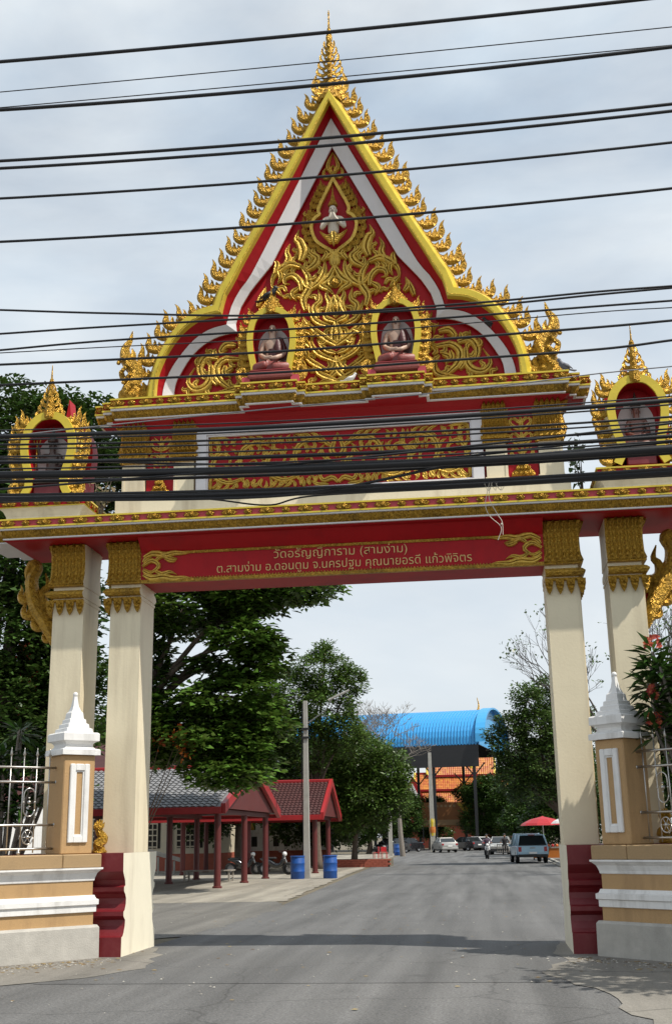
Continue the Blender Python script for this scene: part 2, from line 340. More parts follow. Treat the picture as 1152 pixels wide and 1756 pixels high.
# --- lower cornice
def half_plan(p): return [(-x, y) for x, y in reversed(p)] + p
def full_plan(front): return front + [(x, .74-y) for x, y in reversed(front)]
LF = half_plan([(5.45, -.5), (5.45, -.28), (5.66, -.28), (5.66, -.06), (5.86, -.06), (5.86, .2)])
LP = full_plan(LF)
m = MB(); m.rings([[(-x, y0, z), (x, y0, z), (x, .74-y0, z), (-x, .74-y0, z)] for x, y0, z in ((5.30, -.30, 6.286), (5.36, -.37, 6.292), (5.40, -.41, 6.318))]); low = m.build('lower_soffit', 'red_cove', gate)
m = MB(); sweep(m, LP, [(-.115, 6.312), (-.06, 6.314), (-.06, 6.334), (-.09, 6.336), (-.085, 6.36), (-.05, 6.40), (-.035, 6.455), (-.02, 6.457), (0, 6.46), (0, 6.485), (.018, 6.487), (.018, 6.512), (-.01, 6.514), (-.01, 6.612), (.018, 6.614), (.018, 6.64), (-.2, 6.648)],
         [1,1,1, 2,2,2, 1,1,1, 0,0,0, 3, 0,0,4])
lc = m.build('lower_cornice', ['gold_flat', 'white', 'gold_dull', 'pink', 'concrete'], gate)
def place_rosettes(par, plan, z, out, step, rng, band):
    for i in rng:
        a, b = Vector(plan[i]), Vector(plan[(i+1) % len(plan)]); d = b-a; ln = d.length; d.normalize(); nn = Vector((d.y, -d.x))
        cnt = max(1, int(round(ln/step)));
        for k in range(cnt):
            p = a + d*ln*(k+.5)/cnt + nn*out
            put('rosette', ROS_B if (k % 2 == 0 and ln > .25) else ROS_S, par, (p.x, p.y, z), (0, 0, math.atan2(d.y, d.x)))
def leaf_band(par, plan, z0, z1, o0, o1, rng, step=.07):
    m = MB()
    for i in rng:
        a, b = Vector(plan[i]), Vector(plan[(i+1) % len(plan)]); d = b-a; ln = d.length; d.normalize(); nn = Vector((d.y, -d.x))
        cnt = max(1, int(ln/step)); st = ln/cnt
        for k in range(cnt):
            c = a + d*st*(k+.5)
            def P(u, o, z): q = c + d*u*st + nn*o; return (q.x, q.y, z)
            zm = (z0+z1)/2
            m.add([P(-.48, o1-.004, z1), P(.48, o1-.004, z1), P(.36, (o0+o1)/2, zm), P(0, o0+.004, z0), P(-.36, (o0+o1)/2, zm), P(0, o1+.028, z1-.01), P(0, (o0+o1)/2+.03, zm)],
                  [(0, 4, 6, 5), (5, 6, 2, 1), (4, 3, 6), (6, 3, 2), (0, 5, 1)])
    o = m.build('leaf_band', 'gold_dull', par); o['kind'] = 'stuff'; return o
nL = len(LP); frontL = [i for i in range(nL-1) if LP[i][1] < .3 and LP[i+1][1] < .3]
place_rosettes(lc, LP, 6.563, -.002, .30, frontL, 0); leaf_band(lc, LP, 6.342, 6.452, -.085, -.035, frontL)

# --- beam with the inscription
m = MB(); m.prism([(-.05, 5.60), (-.05, 6.08), (-.30, 6.30), (1.04, 6.30), (.79, 6.08), (.79, 5.60)], 'x', -A-.0, A+.0); beam = m.build('inscription_beam', 'red', gate)
MB().box(-A+.01, A-.01, -.075, .0, 5.585, 5.635).build('gold_trim', 'gold_dull', beam)
MB().box(-A+.35, A-.35, -.07, .0, 6.045, 6.085).build('gold_trim', 'gold_dull', beam)
m = MB()
for k in range(120): x = -A+.3+(2*A-.6)*k/119; m.box(x-.008, x+.008, -.066, -.045, 5.637, 5.658)
tag(m.build('bead_row', 'gold_dull', beam), kind='stuff')
for sg in (-1, 1):
    m = MB(); S_ = lambda p, w, n=12: m.stroke([(sg*a, b) for a, b in p], w, .05, -.05, n)
    S_([(3.17, 5.86), (3.02, 5.95), (2.9, 5.86), (3.02, 5.76), (3.17, 5.84)], .04)
    S_([(3.15, 6.00), (3.0, 6.07), (2.8, 6.03), (2.66, 6.06), (2.48, 6.05), (2.36, 6.07)], .055)
    S_([(2.95, 5.95), (2.85, 6.02), (2.72, 5.98), (2.62, 5.98)], .04); S_([(2.8, 5.97), (2.68, 5.93), (2.6, 5.97)], .035)
    S_([(3.15, 5.72), (3.02, 5.66), (2.82, 5.68), (2.66, 5.64), (2.48, 5.65), (2.36, 5.63)], .055)
    S_([(2.95, 5.77), (2.84, 5.72), (2.72, 5.75), (2.6, 5.70)], .04); S_([(3.16, 5.92), (3.1, 5.99), (3.02, 6.0)], .04); S_([(3.16, 5.79), (3.08, 5.74), (3.0, 5.72)], .04)
    m.build('corner_scroll', 'gold_relief', beam, angle=40)
mat('letter_gold', (.66, .46, .17), .45, .1, .06, 5)
def lettering(txt, x0, x1, z, size, par, name='lettering'):
    cu = bpy.data.curves.new(name, 'FONT'); cu.body = txt; cu.size = size; cu.extrude = .008; cu.offset = -.0015; cu.resolution_u = 2
    t = bpy.data.objects.new('tmp', cu); COL.objects.link(t); dg = bpy.context.evaluated_depsgraph_get(); dg.update()
    me = bpy.data.meshes.new_from_object(t.evaluated_get(dg)); bpy.data.objects.remove(t)
    co = np.array([v.co[:] for v in me.vertices]); w = co[:, 0].max()-co[:, 0].min(); k = (x1-x0)/w
    for v in me.vertices: x, y, zz = v.co; v.co = (x0 + (x-co[:, 0].min())*k, -.055 - zz, z + y)
    me.materials.clear(); me.materials.append(M['letter_gold']); me.name = name
    # one object per written word: cut the line at the word gaps
    co = np.array([v.co[:] for v in me.vertices]); iv = sorted((min(co[i, 0] for i in p.vertices), max(co[i, 0] for i in p.vertices)) for p in me.polygons)
    cuts = [-1e9]; end = iv[0][1]
    for a, b in iv:
        if a - end > .055: cuts.append((a+end)/2)
        end = max(end, b)
    cuts.append(1e9)
    for lo, hi in zip(cuts, cuts[1:]):
        F = [tuple(p.vertices) for p in me.polygons if lo < co[list(p.vertices), 0].mean() < hi]; ids = sorted({i for f in F for i in f}); mp_ = {i: k for k, i in enumerate(ids)}
        w_ = bpy.data.meshes.new(name); w_.from_pydata([tuple(co[i]) for i in ids], [], [tuple(mp_[i] for i in f) for f in F]); w_.materials.append(M['letter_gold']); put(name, w_, par)
lettering('วัดอรัญญิการาม (สามง่าม)', -1.03, 1.09, 5.895, .195, beam)
lettering('ต.สามง่าม อ.ดอนตูม จ.นครปฐม คุณนายอรดี แก้วพิจิตร', -1.95, 2.09, 5.700, .195, beam)

# --- upper storey
us = MB().box(-3.70, 3.70, .04, .70, 6.62, 7.04).build('upper_storey_base', 'cream', gate)
m = MB(); m.box(-3.50, 3.50, .26, .48, 7.03, 8.36); us = m.build('upper_storey_wall', 'red', gate)
for sg in (-1, 1):
    for x0, x1 in ((2.40, 2.72), (3.24, 3.60)):
        a, b = sorted((sg*x0, sg*x1)); p = MB().box(a, b, .12, .62, 7.035, 8.32).build('pilaster', 'cream', gate)
        MB().box(a-.025, b+.025, .10, .64, 7.035, 7.10).build('pilaster_foot', 'cream', p)
        MB().box(sg*x1-.02, sg*x1+.02, .11, .63, 7.1, 7.62).build('corner_bead', 'cream', p)
        m = MB()
        for o, z0, z1 in ((.05, 7.66, 7.70), (.02, 7.70, 7.74), (.07, 7.74, 7.79), (.035, 7.79, 7.84)): m.box(a-o, b+o, .12-o, .62+o, z0, z1)
        m.build('neck_moulding', 'gold', p)
        m = MB(); m.box(a-.02, b+.02, .10, .64, 7.84, 8.33); m.build('capital', 'gold_dull', p)
        for k in range(5): put('petal', PETAL_S, p, (a+.01+(b-a-.02)*k/4, .09, 7.84))
        for k in range(5):
            put('petal', PETAL_S, p, (a-.03, .14+.46*k/4, 7.84), (0, 0, -math.pi/2)); put('petal', PETAL_S, p, (b+.03, .14+.46*k/4, 7.84), (0, 0, math.pi/2))
    # narrow ornament panel between the pilasters
    c = sg*2.98; m = MB().box(c-.24, c+.24, .18, .27, 7.10, 8.25); op = m.build('ornament_panel', 'red_cove', gate)
    m = MB()
    for zc in (7.98, 7.72, 7.46):
        for s2 in (-1, 1):
            m.stroke([(c, zc-.08), (c+s2*.08, zc-.05), (c+s2*.17, zc+.03), (c+s2*.14, zc+.11), (c+s2*.08, zc+.07)], .035, .03, .18, 9)
            m.stroke([(c, zc+.02), (c+s2*.06, zc+.08), (c+s2*.12, zc+.16)], .03, .03, .18, 7)
        m.stroke([(c, zc-.1), (c+.01, zc+.05), (c, zc+.17)], .04, .04, .18, 7)
    m.build('vine_ornament', 'gold_relief', op, angle=40)
    m = MB(); m.prism([(c-.19, 7.11), (c+.19, 7.11), (c+.17, 7.17), (c+.09, 7.24), (c+.07, 7.33), (c, 7.40), (c-.07, 7.33), (c-.09, 7.24), (c-.17, 7.17)], 'y', .13, .19)
    for i in range(11): m.ball((c+(i % 4-1.5)*.075*(1-.25*(i//4)), .125, 7.15+.085*(i//4)), .035, 6, 4)
    m.build('foot_ornament', 'gold', op, angle=50)
# white frame and the scroll panel
m = MB()
for x0, x1, z0, z1 in ((-2.36, -2.19, 7.05, 8.22), (2.19, 2.36, 7.05, 8.22), (-2.19, 2.19, 8.10, 8.22), (-2.19, 2.19, 7.05, 7.10)): m.box(x0, x1, .10, .27, z0, z1)
wf = m.build('panel_frame', 'white', us)
m = MB()
for x0, x1, z0, z1 in ((-2.19, -2.165, 7.1, 8.10), (2.165, 2.19, 7.1, 8.10), (-2.165, 2.165, 8.075, 8.10), (-2.165, 2.165, 7.1, 7.12)): m.box(x0, x1, .13, .27, z0, z1)
m.build('frame_lip', 'white', us)
MB().box(-2.165, 2.165, .19, .262, 7.12, 8.075).build('panel_field', 'red', us)
def spiral(cx, cz, r0, a0, turns, sg, n=10): return [(cx + sg*(r0*(1-.75*i/n))*math.cos(a0+2*math.pi*turns*i/n), cz + (r0*(1-.75*i/n))*math.sin(a0+2*math.pi*turns*i/n)) for i in range(n+1)]
rr = random.Random(3)
for sg in (-1, 1):
    for k in range(4):          # mirrored scroll vines, one motif per bay
        cx = .52 + k*.46; up = 1 if k % 2 else -1; cz = 7.6 + up*.02; m = MB()
        m.stroke([(sg*(cx-.30), cz-up*.30), (sg*(cx-.08), cz-up*.36), (sg*(cx+.15), cz-up*.24), (sg*(cx+.19), cz), (sg*(cx+.06), cz+up*.17), (sg*(cx-.1), cz+up*.08), (sg*(cx-.06), cz-up*.06), (sg*(cx+.05), cz-up*.02)], .045, .05, .19, 20)
        for q in range(7):
            a = .9 - q*.62; bx, bz = cx + .17*math.cos(a), cz + up*.2*math.sin(a)
            dx, dz = math.cos(a+.5), up*math.sin(a+.5)
            m.stroke([(sg*bx, bz), (sg*(bx+dx*.10-dz*.03), bz+dz*.10+dx*.03*up), (sg*(bx+dx*.13+dz*.05), min(8.06, max(7.14, bz+dz*.22)))], .035, .04, .19, 7)
        for q in range(3):
            m.stroke([(sg*(cx-.18+q*.12), 7.6+up*.30), (sg*(cx-.14+q*.12), 7.6+up*.38), (sg*(cx-.19+q*.14), 7.6+up*.45)], .035, .04, .19, 7)
            m.stroke([(sg*(cx-.22+q*.13), 7.6-up*.34), (sg*(cx-.16+q*.13), 7.6-up*.42), (sg*(cx-.06+q*.13), 7.6-up*.455)], .032, .04, .19, 7)
        m.build('scroll', 'gold_relief', us, angle=40)
    for up in (1, -1):
        m = MB(); m.stroke([(sg*2.13, 7.6+up*.45), (sg*2.13, 7.6+up*.3), (sg*2.10, 7.6+up*.1)], .03, .04, .19, 8); m.stroke([(sg*2.13, 7.6+up*.455), (sg*1.95, 7.6+up*.455), (sg*1.8, 7.6+up*.43)], .03, .04, .19, 8)
        m.stroke([(sg*2.1, 7.6+up*.42), (sg*2.0, 7.6+up*.34), (sg*2.03, 7.6+up*.26), (sg*2.09, 7.6+up*.3)], .03, .04, .19, 10)
        m.build('corner_scroll', 'gold_relief', us, angle=40)
m = MB()
for s2 in (-1, 1):
    for p, w in (([(0, 7.18), (.10, 7.26), (.24, 7.22), (.30, 7.32), (.22, 7.40)], .045), ([(0, 7.36), (.12, 7.42), (.20, 7.56), (.12, 7.66)], .045), ([(0, 7.62), (.1, 7.72), (.06, 7.88), (0, 8.04)], .05), ([(.04, 7.5), (.2, 7.6), (.27, 7.76), (.2, 7.86)], .04), ([(.1, 7.8), (.22, 7.9), (.30, 8.03)], .04), ([(.16, 7.14), (.34, 7.16), (.46, 7.24)], .04)):
        m.stroke([(s2*a, b) for a, b in p], w, .055, .19, 12)
m.build('central_ornament', 'gold_relief', us, angle=40)

rr2 = random.Random(9)
for sg in (-1, 1):       # panel_flamelet rows thickening the scroll panel
    for i in range(22):
        for zc in (7.235, 7.43, 7.77, 7.965):
            if rr2.random() < .28: continue
            x = .42 + i*.077 + rr2.uniform(-.02, .02); a = math.pi/2 + rr2.uniform(-.8, .8); dx, dz = math.cos(a)*.07, math.sin(a)*.07; z = zc + rr2.uniform(-.035, .035)
            m = MB(); m.stroke([(sg*(x-dx), z-dz), (sg*(x-dz*.35), z+dx*.35), (sg*(x+dx*1.1), z+dz*1.1)], .03, .038, .19, 6, .08); m.build('flamelet', 'gold_relief', us, angle=35)

# --- upper cornice
UF = half_plan([(.46, -.28), (.46, -.39), (.58, -.39), (.58, -.5), (1.48, -.5), (1.48, -.39), (1.60, -.39), (1.60, -.16), (3.77, -.16), (3.77, -.01), (3.95, -.01), (3.95, .13), (4.12, .13), (4.12, .26)])
UP_ = full_plan(UF)
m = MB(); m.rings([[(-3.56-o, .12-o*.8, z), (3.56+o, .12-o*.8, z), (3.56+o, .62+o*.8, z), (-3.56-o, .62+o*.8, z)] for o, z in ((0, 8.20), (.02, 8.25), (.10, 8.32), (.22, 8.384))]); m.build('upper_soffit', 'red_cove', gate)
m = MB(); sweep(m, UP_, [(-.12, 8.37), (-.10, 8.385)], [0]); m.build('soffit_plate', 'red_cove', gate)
m = MB(); sweep(m, UP_, [(-.10, 8.386), (-.055, 8.388), (-.055, 8.406), (-.09, 8.408), (-.085, 8.43), (-.05, 8.47), (-.035, 8.53), (-.015, 8.532), (0, 8.535), (0, 8.57), (.016, 8.572), (.016, 8.60), (-.01, 8.602), (-.01, 8.715), (.016, 8.717), (.016, 8.745), (-.1, 8.752)],
         [1,1,1, 2,2,2, 1,1,1, 0,0,0, 3, 0,0,4])
uc = m.build('upper_cornice', ['gold_flat', 'white', 'gold_dull', 'red', 'concrete'], gate)
frontU = [i for i in range(len(UP_)-1) if UP_[i][1] < .3 and UP_[i+1][1] < .3]
place_rosettes(uc, UP_, 8.658, -.002, .25, frontU, 0); leaf_band(uc, UP_, 8.415, 8.525, -.085, -.035, frontU)
# ------------------------------------------------------------------ gable
GOu = [(0, 14.35), (0.56, 13.25), (1.19, 12.0), (1.81, 10.85), (1.93, 10.64), (2.02, 10.34)]
GOl = [(2.02, 10.34), (2.29, 10.27), (2.53, 10.13), (2.76, 9.86), (2.96, 9.49), (3.08, 9.08), (3.13, 8.75)]
GIu = [(0, 14.14), (0.58, 12.95), (0.92, 12.28), (1.56, 11.08), (1.71, 10.76), (1.85, 10.51), (1.91, 10.2)]
GIl = [(1.91, 10.2), (2.21, 10.15), (2.45, 10.02), (2.66, 9.81), (2.84, 9.53), (2.99, 9.14), (3.02, 8.75)]
WOu = [(0, 13.97), (1.38, 11.12), (1.47, 10.94), (1.67, 10.68), (1.8, 10.39), (1.87, 10.09)]
WOl = [(1.87, 10.09), (2.17, 10.02), (2.44, 9.84), (2.67, 9.57), (2.83, 9.32), (2.94, 9.04), (2.98, 8.75)]
WIu = [(0, 13.42), (1.1, 11.18), (1.46, 10.73), (1.63, 10.44), (1.72, 10.12), (1.70, 9.97)]
WIl = [(1.70, 9.97), (2.02, 9.91), (2.29, 9.77), (2.5, 9.56), (2.66, 9.3), (2.76, 9.08), (2.79, 8.75)]
def halfline(u, l): return np.vstack([resample(u, 26), resample(catmull(l, 40), 18)[1:]])
HGO, HGI, HWO, HWI = (halfline(*p) for p in ((GOu, GOl), (GIu, GIl), (WOu, WOl), (WIu, WIl)))
def both(h): return np.vstack([h[::-1] * np.array((-1, 1)), h[1:]])
def outset(h, o):
    tn = np.gradient(h, axis=0); n_ = np.stack([-tn[:, 1], tn[:, 0]], 1); n_ /= np.linalg.norm(n_, axis=1)[:, None]; k_ = np.ones(5)/5
    q = h + n_*o; q[0] = (0, h[0, 1]+o*2.0); q[-1, 1] = h[-1, 1]; return q
HOX = outset(HGO, .085)
BGO, BGI, BWO, BWI, BOX = map(both, (HGO, HGI, HWO, HWI, HOX))
def at(b, y): return [(p[0], y, p[1]) for p in b]
gable = MB().prism([tuple(p) for p in (BWI * np.array((1., 1.)))], 'y', .30, .60).build('gable_field', 'red', gate)
MB().rings([at(BOX, .90), at(BOX, .0), at(BGO, -.17), at(BGI, -.17), at(BGI, -.02)], close=False).build('gable_gold_band', 'gold_flat', gate)
inn = BGI*.80 + BGO*.20; MB().rings([at(inn, -.173), at(inn*.97+BGI*.03, -.183), at(inn*.82+BGI*.18, -.183), at(inn*.8+BGI*.2, -.173)], close=False).build('gold_fillet', 'gold', gate)
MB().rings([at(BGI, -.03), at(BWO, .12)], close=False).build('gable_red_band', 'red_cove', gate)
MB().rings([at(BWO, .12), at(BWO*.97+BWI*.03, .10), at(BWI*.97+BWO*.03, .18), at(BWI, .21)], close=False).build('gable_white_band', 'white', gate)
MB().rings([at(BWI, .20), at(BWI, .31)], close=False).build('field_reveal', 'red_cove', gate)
MB().prism([tuple(p) for p in BOX], 'y', .86, .898).build('gable_back', 'red', gate)
# flames climbing the gable edge, one object each
path = np.vstack([resample(HOX[:26], 400), resample(HOX[25:], 200)]); d = np.r_[0, np.cumsum(np.linalg.norm(np.diff(path, axis=0), axis=1))]
for sg in (-1, 1):
    for k in range(25):
        s_ = .30 + k * (d[-1]-.56) / 24; i = min(int(np.searchsorted(d, s_)), len(path)-2); p = path[i]; t = path[i+1]-path[i]; a = math.atan2(t[1], t[0])
        lean = (math.pi/2 + a + .5) * .35
        jit = random.uniform(-.13, .13); sc_ = random.uniform(.70, .84)
        put('flame', FL[(sg, 'big')], gate, (sg*(p[0]+.02), .10, p[1]+.01), (0, -sg*(-lean*.5) + jit, 0), (sc_*random.uniform(.95, 1.08), 1.0, sc_))
OR_ = both(outset(HGO, .115)); MB().rings([at(BOX, .20), at(OR_, .19), at(OR_, .03), at(BOX, .02)], close=False).build('flame_rail', 'gold_dull', gate)
# corner finials
for sg in (-1, 1):
    m = MB()
    def T(p, r, n=8):
        q = catmull(p, len(p)*3); m.tube([(sg*a, .05, b) for a, b in q], np.interp(np.linspace(0, 1, len(q)), np.linspace(0, 1, len(r)), r), n, (.8, 1), True, (0, 1, 0))
    T([(3.16, 8.95), (3.26, 8.84), (3.42, 8.84), (3.53, 8.96), (3.45, 9.12), (3.40, 9.28), (3.50, 9.42), (3.60, 9.56), (3.62, 9.74), (3.54, 9.88), (3.50, 10.06)], [.05, .09, .12, .14, .13, .13, .13, .11, .08, .05, .008])
    T([(3.45, 8.80), (3.60, 8.80), (3.66, 8.92), (3.60, 9.0)], [.08, .08, .06, .02]); T([(3.48, 9.16), (3.62, 9.18), (3.67, 9.3), (3.63, 9.4)], [.07, .06, .05, .01], 6)
    T([(3.40, 9.3), (3.36, 9.45), (3.38, 9.58)], [.06, .05, .008], 6); T([(3.5, 9.45), (3.47, 9.62), (3.50, 9.74)], [.06, .05, .008], 6); T([(3.3, 8.9), (3.27, 9.02), (3.31, 9.1)], [.05, .04, .008], 6)
    for k in range(16): m.ball((sg*(3.40+.14*((k*7) % 4)/3+.012*k), -.05, 8.86+.045*k), .042, 6, 4)
    m.build('corner_finial', 'gold', gate, angle=50)
# apex finial
m = MB()
def T2(p, r, n=6, sq=(.6, 1)):
    for s2 in ((-1, 1) if abs(p[-1][0]) + abs(p[0][0]) > .001 else (1,)):
        q = catmull(p, len(p)*2); m.tube([(s2*a, .05, b) for a, b in q], np.interp(np.linspace(0, 1, len(q)), np.linspace(0, 1, len(r)), r), n, sq, True, (0, 1, 0))
m.lathe([(.20, 14.26), (.22, 14.32), (.16, 14.36), (.12, 14.42), (.06, 14.5), (.05, 14.62), (.045, 15.0), (.03, 15.38), (.022, 15.45), (.035, 15.47), (.02, 15.5), (.012, 15.70), (.018, 15.74), (.004, 15.80)], 8, (0, .05, 0))
T2([(.08, 14.4), (.2, 14.42), (.28, 14.50), (.27, 14.62), (.25, 14.70)], [.06, .065, .055, .035, .006]); T2([(.06, 14.48), (.16, 14.50), (.20, 14.58), (.18, 14.66)], [.05, .045, .03, .006])
T2([(.1, 14.36), (.24, 14.34), (.32, 14.4)], [.06, .05, .01])
for k in range(7):
    t = k/6; z = 14.66+.66*t; hw = .20*(1-t)**.8 + .035
    T2([(.02, z-.03), (hw*.6, z-.065), (hw*1.0, z-.02), (hw*1.02, z+.04), (hw*.9, z+.075)], [.02, .03*(1-.3*t), .032*(1-.3*t), .02, .004]); T2([(.01, z-.01), (hw*.35, z-.02), (hw*.55, z+.02), (hw*.42, z+.06)], [.018, .022, .018, .004])
for k in range(7): m.ball((0, .0, 14.66+.1*k), .04-.003*k, 6, 4)
m.v = [(x*1.05, y, 14.30+(z-14.30)*1.27) for x, y, z in m.v]; m.build('apex_finial', 'gold', gate, angle=50)
# --- relief of the gable field
TYMP = [(0.075, [(0.6, 11.26), (0.55, 11.44), (0.61, 11.64), (0.67, 11.7), (0.62, 11.88)]), (0.06, [(0.52, 10.32), (0.56, 10.53), (0.45, 10.74), (0.47, 10.96), (0.56, 11.12), (0.63, 11.25)]), (0.06, [(0.49, 11.07), (0.35, 11.17), (0.3, 11.3), (0.42, 11.41), (0.48, 11.58)]), (0.06, [(0.6, 11.15), (0.79, 11.22), (0.97, 11.12), (1.09, 10.98), (1.11, 10.73)]), (0.05, [(0.9, 11.16), (0.81, 11.32), (0.84, 11.46), (0.78, 11.62)]), (0.05, [(1.05, 11.05), (1.01, 11.22), (1.06, 11.34)]), (0.05, [(0.59, 10.69), (0.62, 10.88), (0.74, 11.0), (0.87, 10.96), (0.88, 10.86), (0.79, 10.85)]), (0.045, [(0.63, 10.75), (0.75, 10.65), (0.67, 10.51)]), (0.06, [(0.42, 10.72), (0.27, 10.85), (0.18, 11.05), (0.18, 11.29)]), (0.04, [(0.42, 10.72), (0.52, 10.8), (0.58, 10.96)]), (0.06, [(0, 11.11), (0.11, 10.9), (0.25, 10.78), (0.11, 10.68), (0, 10.55)]), (0.05, [(0, 10.91), (0.09, 10.8), (0, 10.71)]), (0.05, [(0.31, 10.15), (0.37, 10.35), (0.26, 10.49), (0.3, 10.71)]), (0.05, [(0.16, 10.22), (0.1, 10.41), (0.15, 10.56), (0.13, 10.68)]), (0.06, [(0, 10.55), (0.07, 10.33), (0, 10.14)]), (0.05, [(0.01, 10.06), (0.18, 10.16), (0.11, 10.36)]), (0.05, [(0.08, 9.97), (0.33, 10.09), (0.43, 10.28), (0.47, 10.45)]), (0.06, [(0, 9.63), (0.2, 9.78), (0.43, 10.0), (0.59, 10.24)]), (0.06, [(0, 10.04), (0.05, 9.8), (0, 9.56)]), (0.045, [(0.01, 9.48), (0.17, 9.55), (0.28, 9.7), (0.23, 9.83)]), (0.05, [(0.05, 9.35), (0.31, 9.5), (0.43, 9.69), (0.39, 9.85)]), (0.05, [(0.15, 9.17), (0.41, 9.34), (0.53, 9.48), (0.57, 9.68)]), (0.05, [(0, 8.98), (0.15, 9.01), (0.33, 8.97)]), (0.05, [(0, 9.18), (0.08, 9.09), (0.22, 9.01)]), (0.05, [(0, 9.42), (0.06, 9.22), (0.23, 9.15)]), (0.05, [(0.01, 8.98), (0.31, 9.15), (0.38, 9.38)]), (0.07, [(0, 11.42), (0.02, 11.2), (0, 11.1)]), (0.045, [(0.05, 11.36), (0.12, 11.3), (0.2, 11.42)]), (0.045, [(1.18, 10.54), (1.25, 10.66), (1.21, 10.82)]), (0.045, [(1.35, 10.45), (1.3, 10.62), (1.22, 10.81)]),
 (.045, [(.22, 11.22), (.14, 11.36), (.24, 11.46)]), (.04, [(.98, 11.1), (.95, 10.98), (1.0, 10.86)]), (.04, [(1.1, 10.82), (1.0, 10.72), (.92, 10.62)]), (.04, [(.56, 10.55), (.66, 10.6), (.72, 10.55)]), (.04, [(.47, 10.9), (.36, 10.92), (.33, 11.02)]), (.04, [(.3, 9.9), (.42, 9.86), (.5, 9.95)]), (.04, [(.16, 9.72), (.26, 9.68), (.34, 9.78)]), (.045, [(.45, 9.62), (.52, 9.75), (.48, 9.9)]), (.04, [(.3, 9.3), (.42, 9.2), (.5, 9.3)]), (.04, [(.0, 9.32), (.1, 9.4), (.07, 9.5)])]
LOBE = [(0.06, [(1.84, 8.98), (2.03, 9.16), (2.07, 9.37), (1.92, 9.52), (1.66, 9.51), (1.57, 9.71)]), (0.05, [(1.73, 9.76), (1.91, 9.78), (2.0, 9.65), (1.87, 9.69)]), (0.06, [(2.04, 9.54), (2.25, 9.58), (2.36, 9.41), (2.33, 9.24), (2.2, 9.15)]), (0.04, [(2.11, 9.59), (2.09, 9.73)]), (0.06, [(2.17, 9.42), (2.17, 9.18), (2.27, 9.03), (2.45, 9.0), (2.57, 9.16), (2.45, 9.40)]), (0.055, [(1.64, 9.18), (1.67, 9.02), (1.84, 8.95), (2.1, 8.92)]), (0.045, [(1.78, 9.34), (1.88, 9.28), (1.82, 9.15)]), (0.045, [(1.91, 9.39), (1.93, 9.25), (1.78, 9.21)]), (.045, [(2.05, 9.05), (2.14, 9.2), (2.08, 9.34)]), (.04, [(2.36, 9.42), (2.42, 9.5), (2.38, 9.6)])]
for sg in (-1, 1):
    for w, p in TYMP:
        m = MB(); m.stroke([(sg*max(a, .0), b) for a, b in p], w*1.22, .085, .30, 14, .1); m.build('scroll', 'gold_relief', gable, angle=35)
    m = MB()
    for w, p in LOBE: m.stroke([(sg*a, b) for a, b in p], w*1.25, .08, .30, 14, .1)
    m.build('corner_scroll', 'gold_relief', gable, angle=35)
m = MB(); m.ball((0, .24, 10.8), .07, 8, 5); m.ball((0, .25, 10.33), .05, 8, 5); m.ball((0, .25, 9.82), .05, 8, 5); m.build('boss', 'gold', gable, angle=60)
OV = [(0, 12.76), (.10, 12.55), (.20, 12.34), (.245, 12.20), (.22, 12.12), (.32, 12.04), (.37, 11.92), (.35, 11.77), (.29, 11.63), (.18, 11.53), (.08, 11.46), (0, 11.38)]
ov = resample(catmull(OV, 60), 40); ovo = ov.copy(); tn = np.gradient(ov, axis=0); nn = np.stack([-tn[:, 1], tn[:, 0]], 1); nn /= np.linalg.norm(nn, axis=1)[:, None]; 
ovo = ov + nn*np.array((1, 1))*.055; ovo[0] = (0, 12.88); ovo[-1] = (0, 11.30); ovo[:, 0] = np.maximum(ovo[:, 0], 0)
bi, bo = both(ov), both(ovo)
med = MB().rings([at(bo, .30), at(bo, .22), at(bi, .22), at(bi, .30)], close=False).build('medallion_frame', 'gold_relief', gable)
for sg in (-1, 1):
    for k in range(11):
        i = 3 + int(k*3.2); p = ovo[min(i, 39)]; put('flame', FL[(sg, 'small')], med, (sg*(p[0]-.01), .25, p[1]-.02), (0, 0, 0), (1, .8, 1))
m = MB()
for s2 in (-1, 1):
    for p, w in (([(0, 12.9), (.14, 12.86), (.17, 12.98), (.10, 13.1)], .04), ([(.02, 12.98), (.09, 13.06), (.07, 13.2), (0, 13.38)], .045), ([(.0, 12.92), (.05, 13.0), (0, 13.12)], .035)): m.stroke([(s2*a, b) for a, b in p], w, .06, .30, 9)
m.build('medallion_crest', 'gold_relief', med, angle=40)

